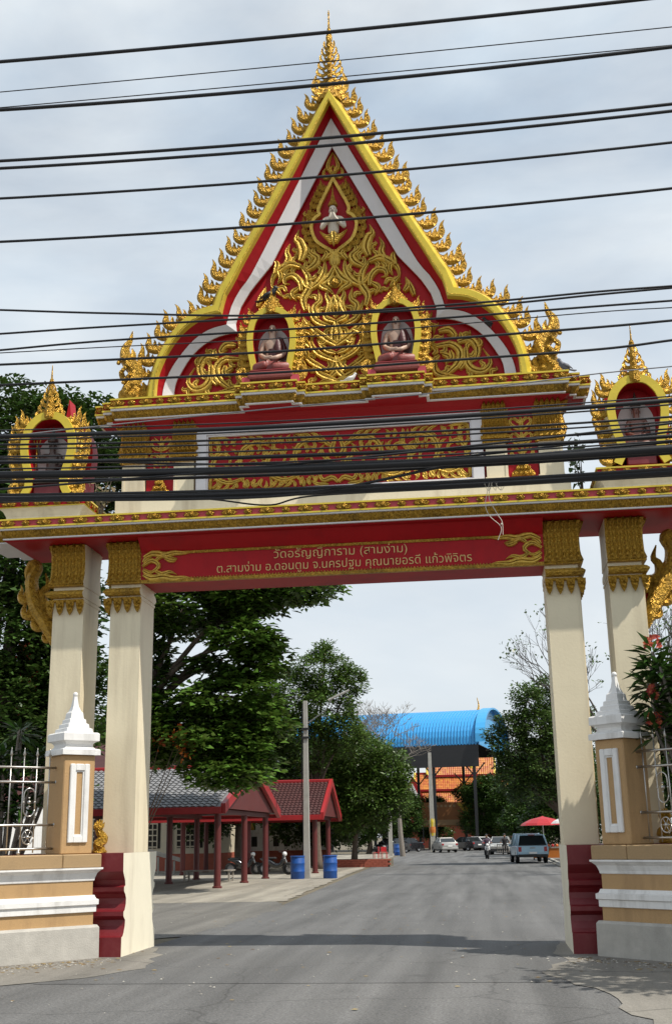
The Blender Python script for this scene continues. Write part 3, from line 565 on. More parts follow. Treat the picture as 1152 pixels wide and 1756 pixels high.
# small flamelets filling the field between the scrolls (filler motifs, mirrored)
def in_poly(p, poly):
    c = False; j = len(poly)-1
    for i in range(len(poly)):
        if (poly[i][1] > p[1]) != (poly[j][1] > p[1]) and p[0] < (poly[j][0]-poly[i][0])*(p[1]-poly[i][1])/(poly[j][1]-poly[i][1])+poly[i][0]: c = not c
        j = i
    return c
occ = [q for w, p in TYMP+LOBE for q in catmull(p, 14)]; rr = random.Random(17); acc = []; c0 = np.array((0, 10.2)); tries = 0
poly = [tuple(p) for p in np.vstack([HWI, [(0, 8.75)]])]; ovp = [tuple(p) for p in np.vstack([ovo*np.array((1.0, 1.0))+np.array((.17, 0))*(ovo[:, :1] > .05), [(0, 11.3)]])]
while len(acc) < 92 and tries < 9000:
    tries += 1; p = (rr.uniform(.05, 2.7), rr.uniform(8.95, 12.6))
    if not in_poly(p, poly) or not in_poly((p[0]+.10, p[1]+.10), poly) or in_poly(p, ovp): continue
    if abs(p[0]-1.04) < .58 and p[1] < 10.55: continue
    if min((p[0]-q[0])**2+(p[1]-q[1])**2 for q in occ) < .085**2 or any((p[0]-q[0])**2+(p[1]-q[1])**2 < .125**2 for q in acc): continue
    acc.append(p); a = math.pi/2 - p[0]*.35 + rr.uniform(-.7, .7); ln = rr.uniform(.075, .11); dx, dz = math.cos(a)*ln, math.sin(a)*ln; b_ = rr.choice((-1, 1))*.035
    for sg in (-1, 1):
        m = MB(); m.stroke([(sg*(p[0]-dx), p[1]-dz), (sg*(p[0]-dz*b_/ln), p[1]+dx*b_/ln), (sg*(p[0]+dx*.6+dz*b_/ln), p[1]+dz*.6-dx*b_/ln), (sg*(p[0]+dx*1.25), p[1]+dz*1.25)], .046, .055, .30, 8, .08); m.build('flamelet', 'gold_relief', gable, angle=35)
# ------------------------------------------------------------------ niches and statues
def keyhole(prof, n=44): return resample(catmull(prof, 80), n)
def offset_line(h, o):
    tn = np.gradient(h, axis=0); nn = np.stack([-tn[:, 1], tn[:, 0]], 1); nn /= np.linalg.norm(nn, axis=1)[:, None]; q = h + nn*o; q[0, 0] = 0; return q
def niche(cx, inner, fw, yf, yb, yo, par, back_mat, z_floor, flames, fscale, crest, name):
    h = keyhole(inner); ho = offset_line(h, fw); ho[0] = (0, h[0, 1]+fw); sh = np.array((cx, 0))
    bi, bo = both(h)+sh, both(ho)+sh
    fr = MB().rings([at(bo, yo), at(bo, yf+.03), at(bo*.97+bi*.03, yf), at(bi*.97+bo*.03, yf), at(bi, yf+.03)], close=False).build(name, 'gold_flat', par)
    MB().rings([at(bi, yf+.03), at(bi, yb-.01)], close=False).build('niche_lining', 'red_cove', fr)
    MB().prism([tuple(p) for p in bi], 'y', yb-.012, yb).build('niche_back', 'red', fr)
    lo = both(offset_line(h, -.05)*np.array((1, 1)))+sh; c = np.array((cx, inner[-1][1])); bp = (bi-c)*np.array((.86, .84))+c
    MB().prism([tuple(p) for p in bp], 'y', yb-.03, yb-.013).build('niche_panel', back_mat, fr)
    oo = offset_line(h, fw+.005)
    for sg in (-1, 1):
        for k in range(flames):
            i = int(6 + k*(len(oo)-8)/(flames-1+.001)); i = min(i, len(oo)-2); p = oo[i]
            put('flame', FL[(sg, fscale)], fr, (cx+sg*(p[0]-.01), yf+.08, p[1]-.03), (0, sg*.15*(1-k/flames), 0))
    m = MB(); zt = h[0, 1]+fw; H = crest
    def K(p, r):
        for s2 in (-1, 1):
            q = catmull(p, len(p)*2); m.tube([(cx+s2*a, yf+.04, zt+b) for a, b in q], np.interp(np.linspace(0, 1, len(q)), np.linspace(0, 1, len(r)), r), 6, (.6, 1), True, (0, 1, 0))
    for k in range(6):
        t = k/5; w = .21*(1-t)*H**.3+.03; z = -.05+t*.62*H
        K([(.01, z-.03), (w*.7, z-.04), (w, z+.03*H), (w*.75, z+.13*H)], [.035, .05*(1-.5*t), .042*(1-.5*t), .006])
    m.lathe([(.09, -.12), (.10, 0), (.06, .2*H), (.04, .5*H), (.03, .62*H), (.04, .64*H), (.018, .68*H), (.006, .98*H)], 7, (cx, yf+.04, zt))
    for k in range(5): m.ball((cx, yf-.02, zt-.1+.11*k*H), .05-.006*k, 6, 4)
    m.build('niche_crest', 'gold', fr, angle=50)
    for s2 in (-1, 1):
        m = MB(); e = ho[-1]
        q = catmull([(e[0]+.02, e[1]), (e[0]+.14, e[1]+.02), (e[0]+.17, e[1]+.14), (e[0]+.08, e[1]+.2), (e[0]+.05, e[1]+.1)], 14); m.tube([(cx+s2*a, yf+.05, b) for a, b in q], np.linspace(.075, .025, 14), 7, (.7, 1), True, (0, 1, 0))
        m.build('niche_foot_scroll', 'gold', fr, angle=50)
    return fr
MONK_N = [(0, 10.12), (.14, 10.08), (.26, 9.94), (.31, 9.70), (.30, 9.45), (.265, 9.26), (.24, 9.10), (.245, 8.98), (.29, 8.88)]
for sg in (-1, 1):
    nf = niche(sg*1.04, MONK_N, .105, -.20, .10, .30, gate, 'niche_wall', 8.9, 11, 'small', .34, 'statue_niche')
    cx = sg*1.04
    MB().box(cx-.36, cx+.36, -.14, .29, 8.752, 8.885).build('niche_floor', 'maroon', nf)
    for s2 in (-1, 1): a, b = sorted((cx+s2*.34, cx+s2*.47)); MB().box(a, b, -.30, -.05, 8.755, 8.92).build('niche_foot', 'pink', nf)
    for s2 in (-1, 1):
        m = MB()
        for p, w in (([(.36, 9.75), (.50, 9.90), (.62, 9.84), (.60, 9.70)], .045), ([(.30, 9.95), (.42, 10.05), (.55, 10.02), (.60, 10.14)], .045), ([(.2, 10.08), (.32, 10.16), (.40, 10.26)], .045), ([(.44, 9.4), (.5, 9.25), (.47, 9.1)], .04), ([(.46, 9.62), (.55, 9.5), (.5, 9.36)], .04)):
            m.stroke([(cx+s2*a, b) for a, b in p], w, .12, .30, 10)
        m.build('side_scroll', 'gold_relief', nf, angle=40)
SIDE_N = [(0, 8.41), (.14, 8.38), (.27, 8.24), (.335, 8.04), (.335, 7.86), (.30, 7.68), (.25, 7.50), (.225, 7.36), (.245, 7.20), (.32, 7.05)]
for sg in (-1, 1):
    cx = sg*4.78
    nf = niche(cx, SIDE_N, .135, -.30, .06, .33, gate, 'niche_wall', 7.05, 10, 'mid', .86, 'side_niche')
    q = both(offset_line(keyhole(SIDE_N), .22))+np.array((cx, 0)); q = [tuple(p) for p in q]
    MB().prism(q, 'y', .325, .60).build('niche_body', 'red', nf)
    MB().prism([(cx-.42, 7.0), (cx+.42, 7.0), (cx+.40, 8.2), (cx+.2, 8.55), (cx+.05, 8.75), (cx, 9.1), (cx-.05, 8.75), (cx-.2, 8.55), (cx-.40, 8.2)], 'y', .605, .90).build('niche_rear', 'red', nf)
    PP = [(cx-.68, -.40), (cx+.68, -.40), (cx+.68, .98), (cx-.68, .98)]
    m = MB(); sweep(m, PP, [(-.06, 6.64), (-.06, 6.72), (-.02, 6.80), (.02, 6.84), (.04, 6.842), (.05, 6.86), (.03, 6.862), (.03, 6.962), (.055, 6.964), (.055, 6.99), (-.1, 6.995)], [1, 1, 1, 1, 0, 0, 2, 0, 0, 3])
    pd = m.build('niche_pedestal', ['gold_flat', 'cream', 'red', 'concrete'], nf); place_rosettes(pd, PP, 6.912, .038, .27, range(4), 0)
    MB().box(cx-.40, cx+.40, -.25, .6, 6.99, 7.06).build('niche_floor', 'red_cove', nf)

def skin_mesh(pts, edges, root=0, sub=2):
    names = list(pts); me = bpy.data.meshes.new('skin'); me.from_pydata([pts[k][0] for k in names], [(names.index(a), names.index(b)) for a, b in edges], [])
    o = bpy.data.objects.new('tmp_skin', me); COL.objects.link(o); sk = o.modifiers.new('s', 'SKIN'); sk.use_smooth_shade = True
    for i, k in enumerate(names):
        r = pts[k][1]; sv = me.skin_vertices[0].data[i]; sv.radius = (r, r) if not hasattr(r, '__len__') else r; sv.use_root = (i == root)
    su = o.modifiers.new('u', 'SUBSURF'); su.levels = sub; su.render_levels = sub
    dg = bpy.context.evaluated_depsgraph_get(); dg.update(); r = bpy.data.meshes.new_from_object(o.evaluated_get(dg)); bpy.data.objects.remove(o); return r
def merge_meshes(mes, mats, name):
    V, F, I = [], [], []
    for me, mi in mes:
        o = len(V); V += [v.co[:] for v in me.vertices]; F += [tuple(i+o for i in p.vertices) for p in me.polygons]; I += [mi]*len(me.polygons)
    r = bpy.data.meshes.new(name); r.from_pydata(V, [], F)
    for x in mats: r.materials.append(M[x])
    r.polygons.foreach_set('material_index', I); r.polygons.foreach_set('use_smooth', [True]*len(F)); r.update(); return r
SEAT = dict(pelvis=((0, .03, .10), .125), belly=((0, .02, .25), (.125, .105)), chest=((0, .02, .44), (.15, .105)), neck=((0, .01, .59), .05), head=((0, -.01, .70), (.078, .088)), crown=((0, 0, .79), (.06, .066)),
    sl=((.165, .02, .53), .058), el=((.225, 0, .32), .044), hl=((.09, -.17, .215), .034), fl=((-.03, -.2, .205), .02),
    sr=((-.165, .02, .53), .058), er=((-.225, 0, .32), .044), hr=((-.09, -.17, .215), .034), fr=((.03, -.205, .225), .02),
    pl=((.13, .0, .09), .10), kl=((.34, -.11, .075), .072), al=((.02, -.22, .06), .048), pr=((-.13, .0, .09), .10), kr=((-.34, -.11, .075), .072), ar=((-.06, -.24, .10), .046))
SE = [('pelvis', 'belly'), ('belly', 'chest'), ('chest', 'neck'), ('neck', 'head'), ('head', 'crown'), ('chest', 'sl'), ('sl', 'el'), ('el', 'hl'), ('hl', 'fl'), ('chest', 'sr'), ('sr', 'er'), ('er', 'hr'), ('hr', 'fr'), ('pelvis', 'pl'), ('pl', 'kl'), ('kl', 'al'), ('pelvis', 'pr'), ('pr', 'kr'), ('kr', 'ar')]
body_me = merge_meshes([(skin_mesh(SEAT, SE), 0)], ['skin_stone'], 'body')
def grow(keys, g): return {k: (SEAT[k][0], tuple(q+g for q in SEAT[k][1]) if hasattr(SEAT[k][1], '__len__') else SEAT[k][1]+g) for k in keys}
torso_robe = grow(('belly', 'chest', 'sl', 'el', 'pelvis'), .014); torso_robe['chest'] = ((.03, .02, .42), (.155, .125)); torso_robe['sash'] = ((.10, -.06, .50), .07); torso_robe['low'] = ((.14, -.10, .26), .06)
torso_me = merge_meshes([(skin_mesh(torso_robe, [('pelvis', 'belly'), ('belly', 'chest'), ('chest', 'sl'), ('sl', 'el'), ('chest', 'sash'), ('sash', 'low')]), 0)], ['robe'], 'robe')
legs = grow(('pelvis', 'pl', 'kl', 'al', 'pr', 'kr', 'ar'), .014)
legs_me = merge_meshes([(skin_mesh(legs, [('pelvis', 'pl'), ('pl', 'kl'), ('kl', 'al'), ('pelvis', 'pr'), ('pr', 'kr'), ('kr', 'ar')]), 0)], ['robe_red'], 'lower_robe')
def face(par, mats, s=1.):
    m = MB(); m.tube([(0, -.085, .715), (0, -.108, .69), (0, -.09, .672)], [.008, .014, .01], 6); m.build('nose', mats, par, smooth=True)
    m = MB(); m.tube([(-.026, -.083, .652), (0, -.092, .65), (.026, -.083, .652)], [.004, .008, .004], 6); m.build('mouth', 'robe', par, smooth=True)
    for s2 in (-1, 1):
        m = MB(); m.ball((s2*.03, -.078, .712), .012, 6, 4, sc=(1.3, .6, .6)); m.build('eye', 'robe', par, smooth=True)
        m = MB(); m.ball((s2*.08, .005, .69), .02, 6, 5, sc=(.5, 1, 1.8)); m.build('ear', mats, par, smooth=True)
for sg, lab in ((-1, 'seated monk statue in dark red robe in the left gable niche below the black bird'), (1, 'seated monk statue in dark red robe in the right gable niche')):
    t = thing('monk_statue', lab, 'statue', (sg*1.04, -.04, 8.885), 0, 'monk statues in the gable niches'); t.scale = (.93, .98, 1.16)
    MB().bbox(-.40, .40, -.30, .20, 0, .10, .02).build('statue_base', 'robe_red', t); MB().bbox(-.37, .37, -.28, .18, .10, .135, .015).build('cushion', 'maroon', t)
    b = put('body', body_me, t, (0, 0, .125)); face(b, 'skin_stone'); put('robe', torso_me, t, (0, 0, .125)); put('lower_robe', legs_me, t, (0, 0, .125))
# figures in the side niches
dark_body = body_me.copy(); dark_body.materials.clear(); dark_body.materials.append(M['bronze_dark'])
mat('statue_brown', (.17, .075, .055), .4, .1, .2, 9)
brown_body = body_me.copy(); brown_body.materials.clear(); brown_body.materials.append(M['statue_brown'])
t = thing('guardian_statue', 'brown cross-legged statue with tall crown in the right side niche', 'statue', (4.78, -.06, 7.06)); t.scale = (.92,)*3
MB().bbox(-.25, .25, -.20, .20, 0, .26, .02).build('statue_base', 'maroon', t); MB().bbox(-.30, .30, -.25, .2, .26, .32, .015).build('seat_slab', 'bronze_dark', t)
b = put('body', brown_body, t, (0, 0, .32)); b.scale = (.85, .85, 1); face(b, 'statue_brown')
m = MB(); m.lathe([(.085, .77), (.095, .80), (.07, .84), (.05, .90), (.03, .96), (.005, 1.06)], 10, (0, 0, .32)); m.tube([(.06, -.02, 1.14), (.13, -.02, 1.17), (.17, -.02, 1.22)], [.02, .015, .004], 6); m.build('crown', 'bronze_dark', t, smooth=True)
t = thing('guardian_statue', 'dark seated statue with raised arm in the left side niche', 'statue', (-4.78, -.06, 7.06)); t.scale = (.92,)*3
MB().bbox(-.25, .25, -.20, .20, 0, .26, .02).build('statue_base', 'maroon', t); MB().bbox(-.30, .30, -.25, .2, .26, .32, .015).build('seat_slab', 'bronze_dark', t)
DK = dict(SEAT); DK['er'] = ((-.27, -.02, .50), .042); DK['hr'] = ((-.30, -.08, .68), .036); DK['fr'] = ((-.30, -.1, .75), .022)
b = put('body', merge_meshes([(skin_mesh(DK, SE), 0)], ['bronze_dark'], 'body'), t, (0, 0, .32)); b.scale = (.85, .85, 1); face(b, 'bronze_dark')
m = MB(); m.lathe([(.085, .77), (.10, .80), (.07, .85), (.04, .94), (.005, 1.08)], 10, (0, 0, .32)); m.build('crown', 'bronze_dark', t, smooth=True)
m = MB(); m.tube([(-.26, -.1, .55), (-.26, -.1, 1.16)], .012, 6); m.tube([(-.33, -.1, 1.16), (-.31, -.1, 1.06), (-.26, -.1, 1.02), (-.21, -.1, 1.06), (-.19, -.1, 1.16)], .01, 6); m.build('trident', 'gold_dull', t, smooth=True)
# praying figure of the medallion
t = thing('praying_figure', 'pale praying deity bust with pointed crown in the gable medallion', 'statue', (0, .16, 11.68))
DE = dict(waist=((0, .02, .0), (.115, .07)), belly=((0, .01, .10), (.10, .07)), chest=((0, 0, .24), (.13, .085)), neck=((0, -.01, .36), .042), head=((0, -.03, .46), (.078, .082)), crown=((0, -.02, .54), (.06, .064)))
DEE = [('waist', 'belly'), ('belly', 'chest'), ('chest', 'neck'), ('neck', 'head'), ('head', 'crown')]
for s2, q in ((-1, 'r'), (1, 'l')):
    DE['s'+q] = ((s2*.15, 0, .30), .05); DE['e'+q] = ((s2*.205, -.03, .10), .042); DE['w'+q] = ((s2*.05, -.13, .24), .03); DE['h'+q] = ((s2*.018, -.15, .34), .018)
    DEE += [('chest', 's'+q), ('s'+q, 'e'+q), ('e'+q, 'w'+q), ('w'+q, 'h'+q)]
b = put('body', merge_meshes([(skin_mesh(DE, DEE), 0)], ['deity'], 'body'), t)
m = MB(); m.lathe([(.085, .535), (.09, .56), (.066, .60), (.05, .64), (.03, .72), (.012, .82), (.004, .95)], 10, (0, -.02, 0)); m.build('crown', 'gold', t, smooth=True)
m = MB(); m.tube([(0, -.095, .455), (0, -.115, .435), (0, -.098, .42)], [.006, .011, .008], 6); m.build('nose', 'deity', b, smooth=True)
for s2 in (-1, 1):
    m = MB(); m.ball((s2*.025, -.09, .455), .009, 6, 4, sc=(1.4, .6, .5)); m.build('eye', 'robe', b, smooth=True)
    m = MB(); m.ball((s2*.068, -.02, .44), .017, 6, 5, sc=(.5, 1, 2)); m.build('ear', 'deity', b, smooth=True)
m = MB(); m.tube([(-.022, -.092, .402), (0, -.10, .40), (.022, -.092, .402)], [.003, .006, .003], 6); m.build('mouth', 'robe', b, smooth=True)
m = MB()
for s2 in (-1, 1):
    for k in range(4): m.stroke([(s2*.02, -.05-.04*k), (s2*(.12-.02*k), -.06-.03*k), (s2*(.24-.055*k), .06-.06*k)], .04, .08, 0, 8)
m.stroke([(0, .02), (.01, -.1), (0, -.24)], .06, .09, 0, 8); m.build('leaf_base', 'gold_relief', t, angle=40)

def bird(label, loc, rz, mt, s=1., tilt=0.):
    t = thing('bird', label, 'bird', loc, rz); t.scale = (s,)*3
    m = MB(); m.tube([(.0, .10, .04), (0, .05, .07), (0, 0, .09), (0, -.05, .115), (0, -.075, .15), (0, -.085, .175)], [.018, .045, .055, .045, .032, .03], 8); m.ball((0, -.09, .178), .033, 8, 6); m.build('body', mt, t, smooth=True)
    MB().prism([(-.015, .05), (.015, .05), (.03, .22), (-.03, .22)], 'z', .035, .045).build('tail', mt, t)
    m = MB(); m.tube([(0, -.115, .178), (0, -.15, .17)], [.01, .002], 5); m.build('beak', 'bird_grey', t)
    for s2 in (-1, 1):
        m = MB(); m.tube([(s2*.045, -.04, .11), (s2*.055, .03, .085), (s2*.035, .14, .05)], [.02, .03, .006], 6, (1, .4)); m.build('wing', mt, t, smooth=True)
        m = MB(); m.tube([(s2*.02, 0, .06), (s2*.02, -.01, 0)], .006, 5); m.build('leg', 'bird_grey', t)
bird('black bird perched above the left monk niche on the gable', (-1.10, .02, 10.42), R(70), 'bird_dark', 1.25)
bird('small grey bird perched on the right end of the upper cornice', (3.72, -.10, 8.75), R(-60), 'bird_grey', 1.0)
bird('dark bird sitting on the right lobe of the gable field', (2.60, .10, 9.66), R(-80), 'bird_dark', 1.1)
bird('small white bird standing on the cornice between the two monk niches', (.28, -.20, 8.75), R(90), 'bird_white', .8)
# ------------------------------------------------------------------ ground, roads, forecourt
def ground_mat(name, col, agg, patch, crack=0., lines=0.):
    m = mat(name, col, .88, 0, .10, .5, .5, 90, dirt=(patch, .6, .35))
    t = m.node_tree; N = t.nodes; K = t.links.new; b = N['Principled BSDF']; src = b.inputs['Base Color'].links[0].from_socket
    tc = [n for n in N if n.type == 'TEX_COORD'][0]
    sp = N.new('ShaderNodeTexNoise'); sp.inputs['Scale'].default_value = 34; sp.inputs['Detail'].default_value = 6; sp.inputs['Roughness'].default_value = .75; K(tc.outputs['Object'], sp.inputs['Vector'])
    r = N.new('ShaderNodeMapRange'); r.inputs[1].default_value = .3; r.inputs[2].default_value = .7; r.inputs[3].default_value = 1-agg; r.inputs[4].default_value = 1+agg; K(sp.outputs['Fac'], r.inputs[0])
    h = N.new('ShaderNodeHueSaturation'); K(src, h.inputs['Color']); K(r.outputs[0], h.inputs['Value']); last = h.outputs[0]
    # long faint tyre-worn streaks along the drive and blotches of dust
    mp = N.new('ShaderNodeMapping'); mp.inputs['Scale'].default_value = (1.1, .06, 1); K(tc.outputs['Object'], mp.inputs[0])
    s2 = N.new('ShaderNodeTexNoise'); s2.inputs['Scale'].default_value = 1.6; s2.inputs['Detail'].default_value = 5; K(mp.outputs[0], s2.inputs['Vector'])
    r2 = N.new('ShaderNodeMapRange'); r2.inputs[1].default_value = .35; r2.inputs[2].default_value = .7; r2.inputs[3].default_value = .76; r2.inputs[4].default_value = 1.28; K(s2.outputs['Fac'], r2.inputs[0])
    h2 = N.new('ShaderNodeHueSaturation'); K(last, h2.inputs['Color']); K(r2.outputs[0], h2.inputs['Value']); last = h2.outputs[0]
    if crack:
        ds = N.new('ShaderNodeTexNoise'); ds.inputs['Scale'].default_value = 1.3; ds.inputs['Detail'].default_value = 5; K(tc.outputs['Object'], ds.inputs['Vector'])
        ad = N.new('ShaderNodeMix'); ad.data_type = 'RGBA'; ad.inputs[0].default_value = .35; K(tc.outputs['Object'], ad.inputs[6]); K(ds.outputs['Color'], ad.inputs[7])
        vo = N.new('ShaderNodeTexVoronoi'); vo.feature = 'DISTANCE_TO_EDGE'; vo.inputs['Scale'].default_value = .42; K(ad.outputs[2], vo.inputs['Vector'])
        cr_ = N.new('ShaderNodeMapRange'); cr_.inputs[1].default_value = 0; cr_.inputs[2].default_value = .008; cr_.inputs[3].default_value = 1-crack; cr_.inputs[4].default_value = 1; K(vo.outputs['Distance'], cr_.inputs[0])
        h3 = N.new('ShaderNodeHueSaturation'); K(last, h3.inputs['Color']); K(cr_.outputs[0], h3.inputs['Value']); last = h3.outputs[0]
        # oil and damp blotches with a shape of their own
    ob = N.new('ShaderNodeTexNoise'); ob.inputs['Scale'].default_value = .9; ob.inputs['Detail'].default_value = 9; ob.inputs['Roughness'].default_value = .7; K(tc.outputs['Object'], ob.inputs['Vector'])
    orr = N.new('ShaderNodeMapRange'); orr.inputs[1].default_value = .58; orr.inputs[2].default_value = .70; orr.inputs[3].default_value = 1; orr.inputs[4].default_value = .68; K(ob.outputs['Fac'], orr.inputs[0])
    h4 = N.new('ShaderNodeHueSaturation'); K(last, h4.inputs['Color']); K(orr.outputs[0], h4.inputs['Value']); last = h4.outputs[0]
    K(last, b.inputs['Base Color']); return m
ground_mat('asphalt', (.125, .123, .12), .6, (.15, .147, .14), .35)
ground_mat('asphalt_new', (.115, .114, .112), .55, (.12, .118, .113), .25)
ground_mat('apron', (.20, .185, .16), .28, (.29, .27, .235), .45)
ground_mat('yard', (.27, .245, .20), .22, (.36, .33, .275), .3)
ground_mat('gravel', (.135, .128, .115), .75, (.20, .19, .165))
ground_mat('earth', (.15, .125, .085), .4, (.09, .10, .05))
def sheet(name, poly, z, m, jag=0., seed=1):
    P = []
    if jag:
        rr = random.Random(seed)
        for i, p in enumerate(poly):
            q = poly[(i+1) % len(poly)]; n = max(2, int(math.dist(p, q)/.35))
            for k in range(n): t = k/n; P.append((p[0]+(q[0]-p[0])*t+rr.uniform(-jag, jag), p[1]+(q[1]-p[1])*t+rr.uniform(-jag, jag)))
    else: P = poly
    mb = MB(); mb.add([(x, y, z) for x, y in P], [tuple(range(len(P)))]); return tag(mb.build(name, m), kind='structure')
sheet('ground', [(-900, -200), (900, -200), (900, 2500), (-900, 2500)], -.012, 'earth')
sheet('road', [(-80, -40), (80, -40), (80, -3.4), (-80, -3.4)], -.004, 'asphalt')
sheet('driveway', [(-3.3, -3.6), (4.4, -3.6), (3.5, -.8), (3.3, 3), (5.2, 12), (5.6, 46), (6.5, 130), (-7.5, 130), (-5.9, 96), (-3.7, 31), (-3.0, 11), (-3.2, 3), (-3.3, -.8)], 0, 'asphalt_new')
sheet('apron', [(-12, -4.2), (-4.2, -4.4), (-3.0, -3.2), (-2.5, -2.0), (-2.65, -.7), (-3.0, .9), (-4.4, 1.6), (-12, 1.6)], .004, 'apron', .12, 3)
sheet('apron_right', [(2.9, -.4), (3.05, -1.4), (2.6, -2.6), (3.2, -4.2), (3.4, -6.4), (3.6, -7.5), (14, -7.5), (14, 1.6), (3.2, 1.6)], .004, 'apron', .08, 5).name = 'apron'
sheet('yard', [(-40, 12.5), (-3.3, 14), (-4.0, 31.5), (-5.0, 62), (-6.3, 100), (-40, 100)], .004, 'yard', .10, 7)
sheet('gravel_verge', [(-40, 1.7), (-4.2, 1.7), (-3.1, 3), (-2.9, 8), (-2.9, 12), (-3.5, 14.2), (-40, 13.0)], .002, 'gravel', .12, 9)
sheet('gravel_verge_right', [(5.0, 10), (14, 10), (40, 60), (40, 120), (6.6, 120), (5.7, 46)], .002, 'gravel', .1, 10).name = 'gravel_verge'
# kerb stones along the drive
ks = MB().bbox(-.08, .08, -.5, .5, 0, .13, .02); KERB = mesh_of(ks, 'kerb_stone', 'concrete')
kb = tag(put('kerb', mesh_of(MB().box(-.05, .05, 15, 60, -.01, .03), 'kerb', 'concrete'), None, (5.75, 0, 0)), kind='structure')
for i in range(45): put('kerb_stone', KERB, kb, (.0 + .009*(i-20), 15.5+i*1.0, .005), (0, 0, -.008))

# ------------------------------------------------------------------ boundary walls, posts, railings
def sqstack(mb, prof, cx, cy, cz, mi=0): return mb.rings([[(cx-h, cy-h, cz+z), (cx+h, cy-h, cz+z), (cx+h, cy+h, cz+z), (cx-h, cy+h, cz+z)] for h, z in prof], True, mi)
def build_wall(sg, E, lab_wall, lab_post, lab_rail):
    rz = R(45) if sg < 0 else R(-45); Lw = 5.2
    w = thing('boundary_wall', lab_wall, 'wall', (E[0], E[1], 0), rz)
    def course(name, o, z0, z1, mt, b=.012, prof=None):
        # o = setback of the front and end face; courses stack so no faces coincide
        if prof is None: prof = [(o, z0), (o, z1)]
        rs = [[(sg*Lw, p, z), (-sg*p, p, z), (-sg*p, .72-p*.2, z), (sg*Lw, .72-p*.2, z)] for p, z in prof]
        rs = [[(sg*Lw, p, z), (sg*p, p, z), (sg*p, .74, z), (sg*Lw, .74, z)] for p, z in prof]
        return MB().rings(rs).build(name, mt, w)
    course('wall_foot', 0, -.02, .45, 'concrete', prof=[(0, -.02), (.005, .42), (.03, .455)])
    course('lower_course', .075, .45, .63, 'granite')
    course('moulding', 0, .63, .86, 'white_paint', prof=[(.06, .628), (.045, .635), (.045, .72), (.02, .735), (.02, .80), (.05, .815), (.07, .862)])
    course('middle_course', .09, .86, 1.06, 'granite')
    course('cove_moulding', 0, 1.06, 1.24, 'white_paint', prof=[(.085, 1.058), (.075, 1.065), (.07, 1.10), (.045, 1.17), (.0, 1.215), (-.015, 1.22), (-.015, 1.245)])
    for k in range(6):      # coping slabs laid end to end
        x0 = .006 if k == 0 else .62 + (k-1)*.95; x1 = .614 if k == 0 else x0 + .944
        a, b = sorted((sg*x0, sg*x1))
        m = MB(); m.bbox(a, b, .0, .76, 1.246, 1.435, .012); m.build('coping_slab', 'granite_cap', w)
    # the corner post
    px, py = sg*.345, .40; h = .25
    p = thing('gate_post', lab_post, 'post', (E[0] + math.cos(rz)*px - math.sin(rz)*py, E[1] + math.sin(rz)*px + math.cos(rz)*py, 1.436), rz)
    MB().bbox(-h, h, -h, h, 0, 1.42, .015).build('post_shaft', 'granite', p)
    m = MB(); fx, z0, z1 = .155, .16, 1.29
    for a, b, c, d_ in ((-fx, -fx+.085, z0, z1), (fx-.085, fx, z0, z1), (-fx+.085, fx-.085, z0, z0+.10), (-fx+.085, fx-.085, z1-.10, z1)): m.bbox(a, b, -h-.035, -h+.01, c, d_, .01)
    for a, b, c, d_ in ((-fx+.085, -fx+.105, z0+.1, z1-.1), (fx-.105, fx-.085, z0+.1, z1-.1), (-fx+.105, fx-.105, z0+.1, z0+.12), (-fx+.105, fx-.105, z1-.12, z1-.1)): m.box(a, b, -h-.015, -h+.01, c, d_)
    m.build('panel_frame', 'white_paint', p)
    m = MB(); sqstack(m, [(.305, 0), (.305, .075), (.295, .085), (.24, .10), (.215, .13), (.215, .16), (.24, .19), (.28, .205), (.29, .21), (.29, .315), (.265, .335)], 0, 0, 1.422); cap = m.build('post_cap', 'white_paint', p)
    m = MB(); sqstack(m, [(.215, 0), (.205, .06), (.17, .075), (.165, .13), (.135, .145), (.13, .20), (.105, .215), (.095, .30), (.07, .33), (.045, .40), (.03, .50), (.025, .555)], 0, 0, 1.757); m.ball((0, 0, 1.757+.585), .04, 8, 6); m.build('spire', 'white_paint', cap)
    # the steel railing runs outward from the post
    rl = thing('steel_railing', lab_rail, 'railing', (E[0] + math.cos(rz)*sg*.60 - math.sin(rz)*.42, E[1] + math.sin(rz)*sg*.60 + math.cos(rz)*.42, 1.436), rz)
    def bend(x): return 0 if x < .95 else min(.28, (x-.95)*.55)
    for z, nm, r in ((1.24, 'rail', .018), (1.03, 'rail', .018), (.42, 'rail', .018), (.085, 'rail', .018)):
        xs = [0, .3, .6, .95, 1.2, 1.46, 2.0, 3.6]; up = 1 if z > .5 else (-.6 if z > .2 else 0)
        m = MB(); m.tube([(sg*x, 0, z + up*bend(x)) for x in xs], r, 8); m.build('rail', 'steel', rl, smooth=True)
    for z in (1.03, .42):
        m = MB(); m.tube([(0, 0, z), (sg*-.06, 0, z)], .018, 8); m.ball((sg*-.02, -.0, z), .032, 8, 6); m.tube([(sg*.0, -.0, z), (sg*.0, -.3, z)], .012, 6) if False else None; m.build('rail_end', 'steel', rl, smooth=True)
    for k in range(18):
        x = .10 + k*.20; zt = 1.40 + bend(x)
        m = MB(); m.tube([(sg*x, 0, .03), (sg*x, 0, zt)], .0105, 6); m.lathe([(.011, 0), (.024, .02), (.006, .09), (.002, .13)], 6, (sg*x, 0, zt)); m.build('spear_bar', 'steel', rl, smooth=True)
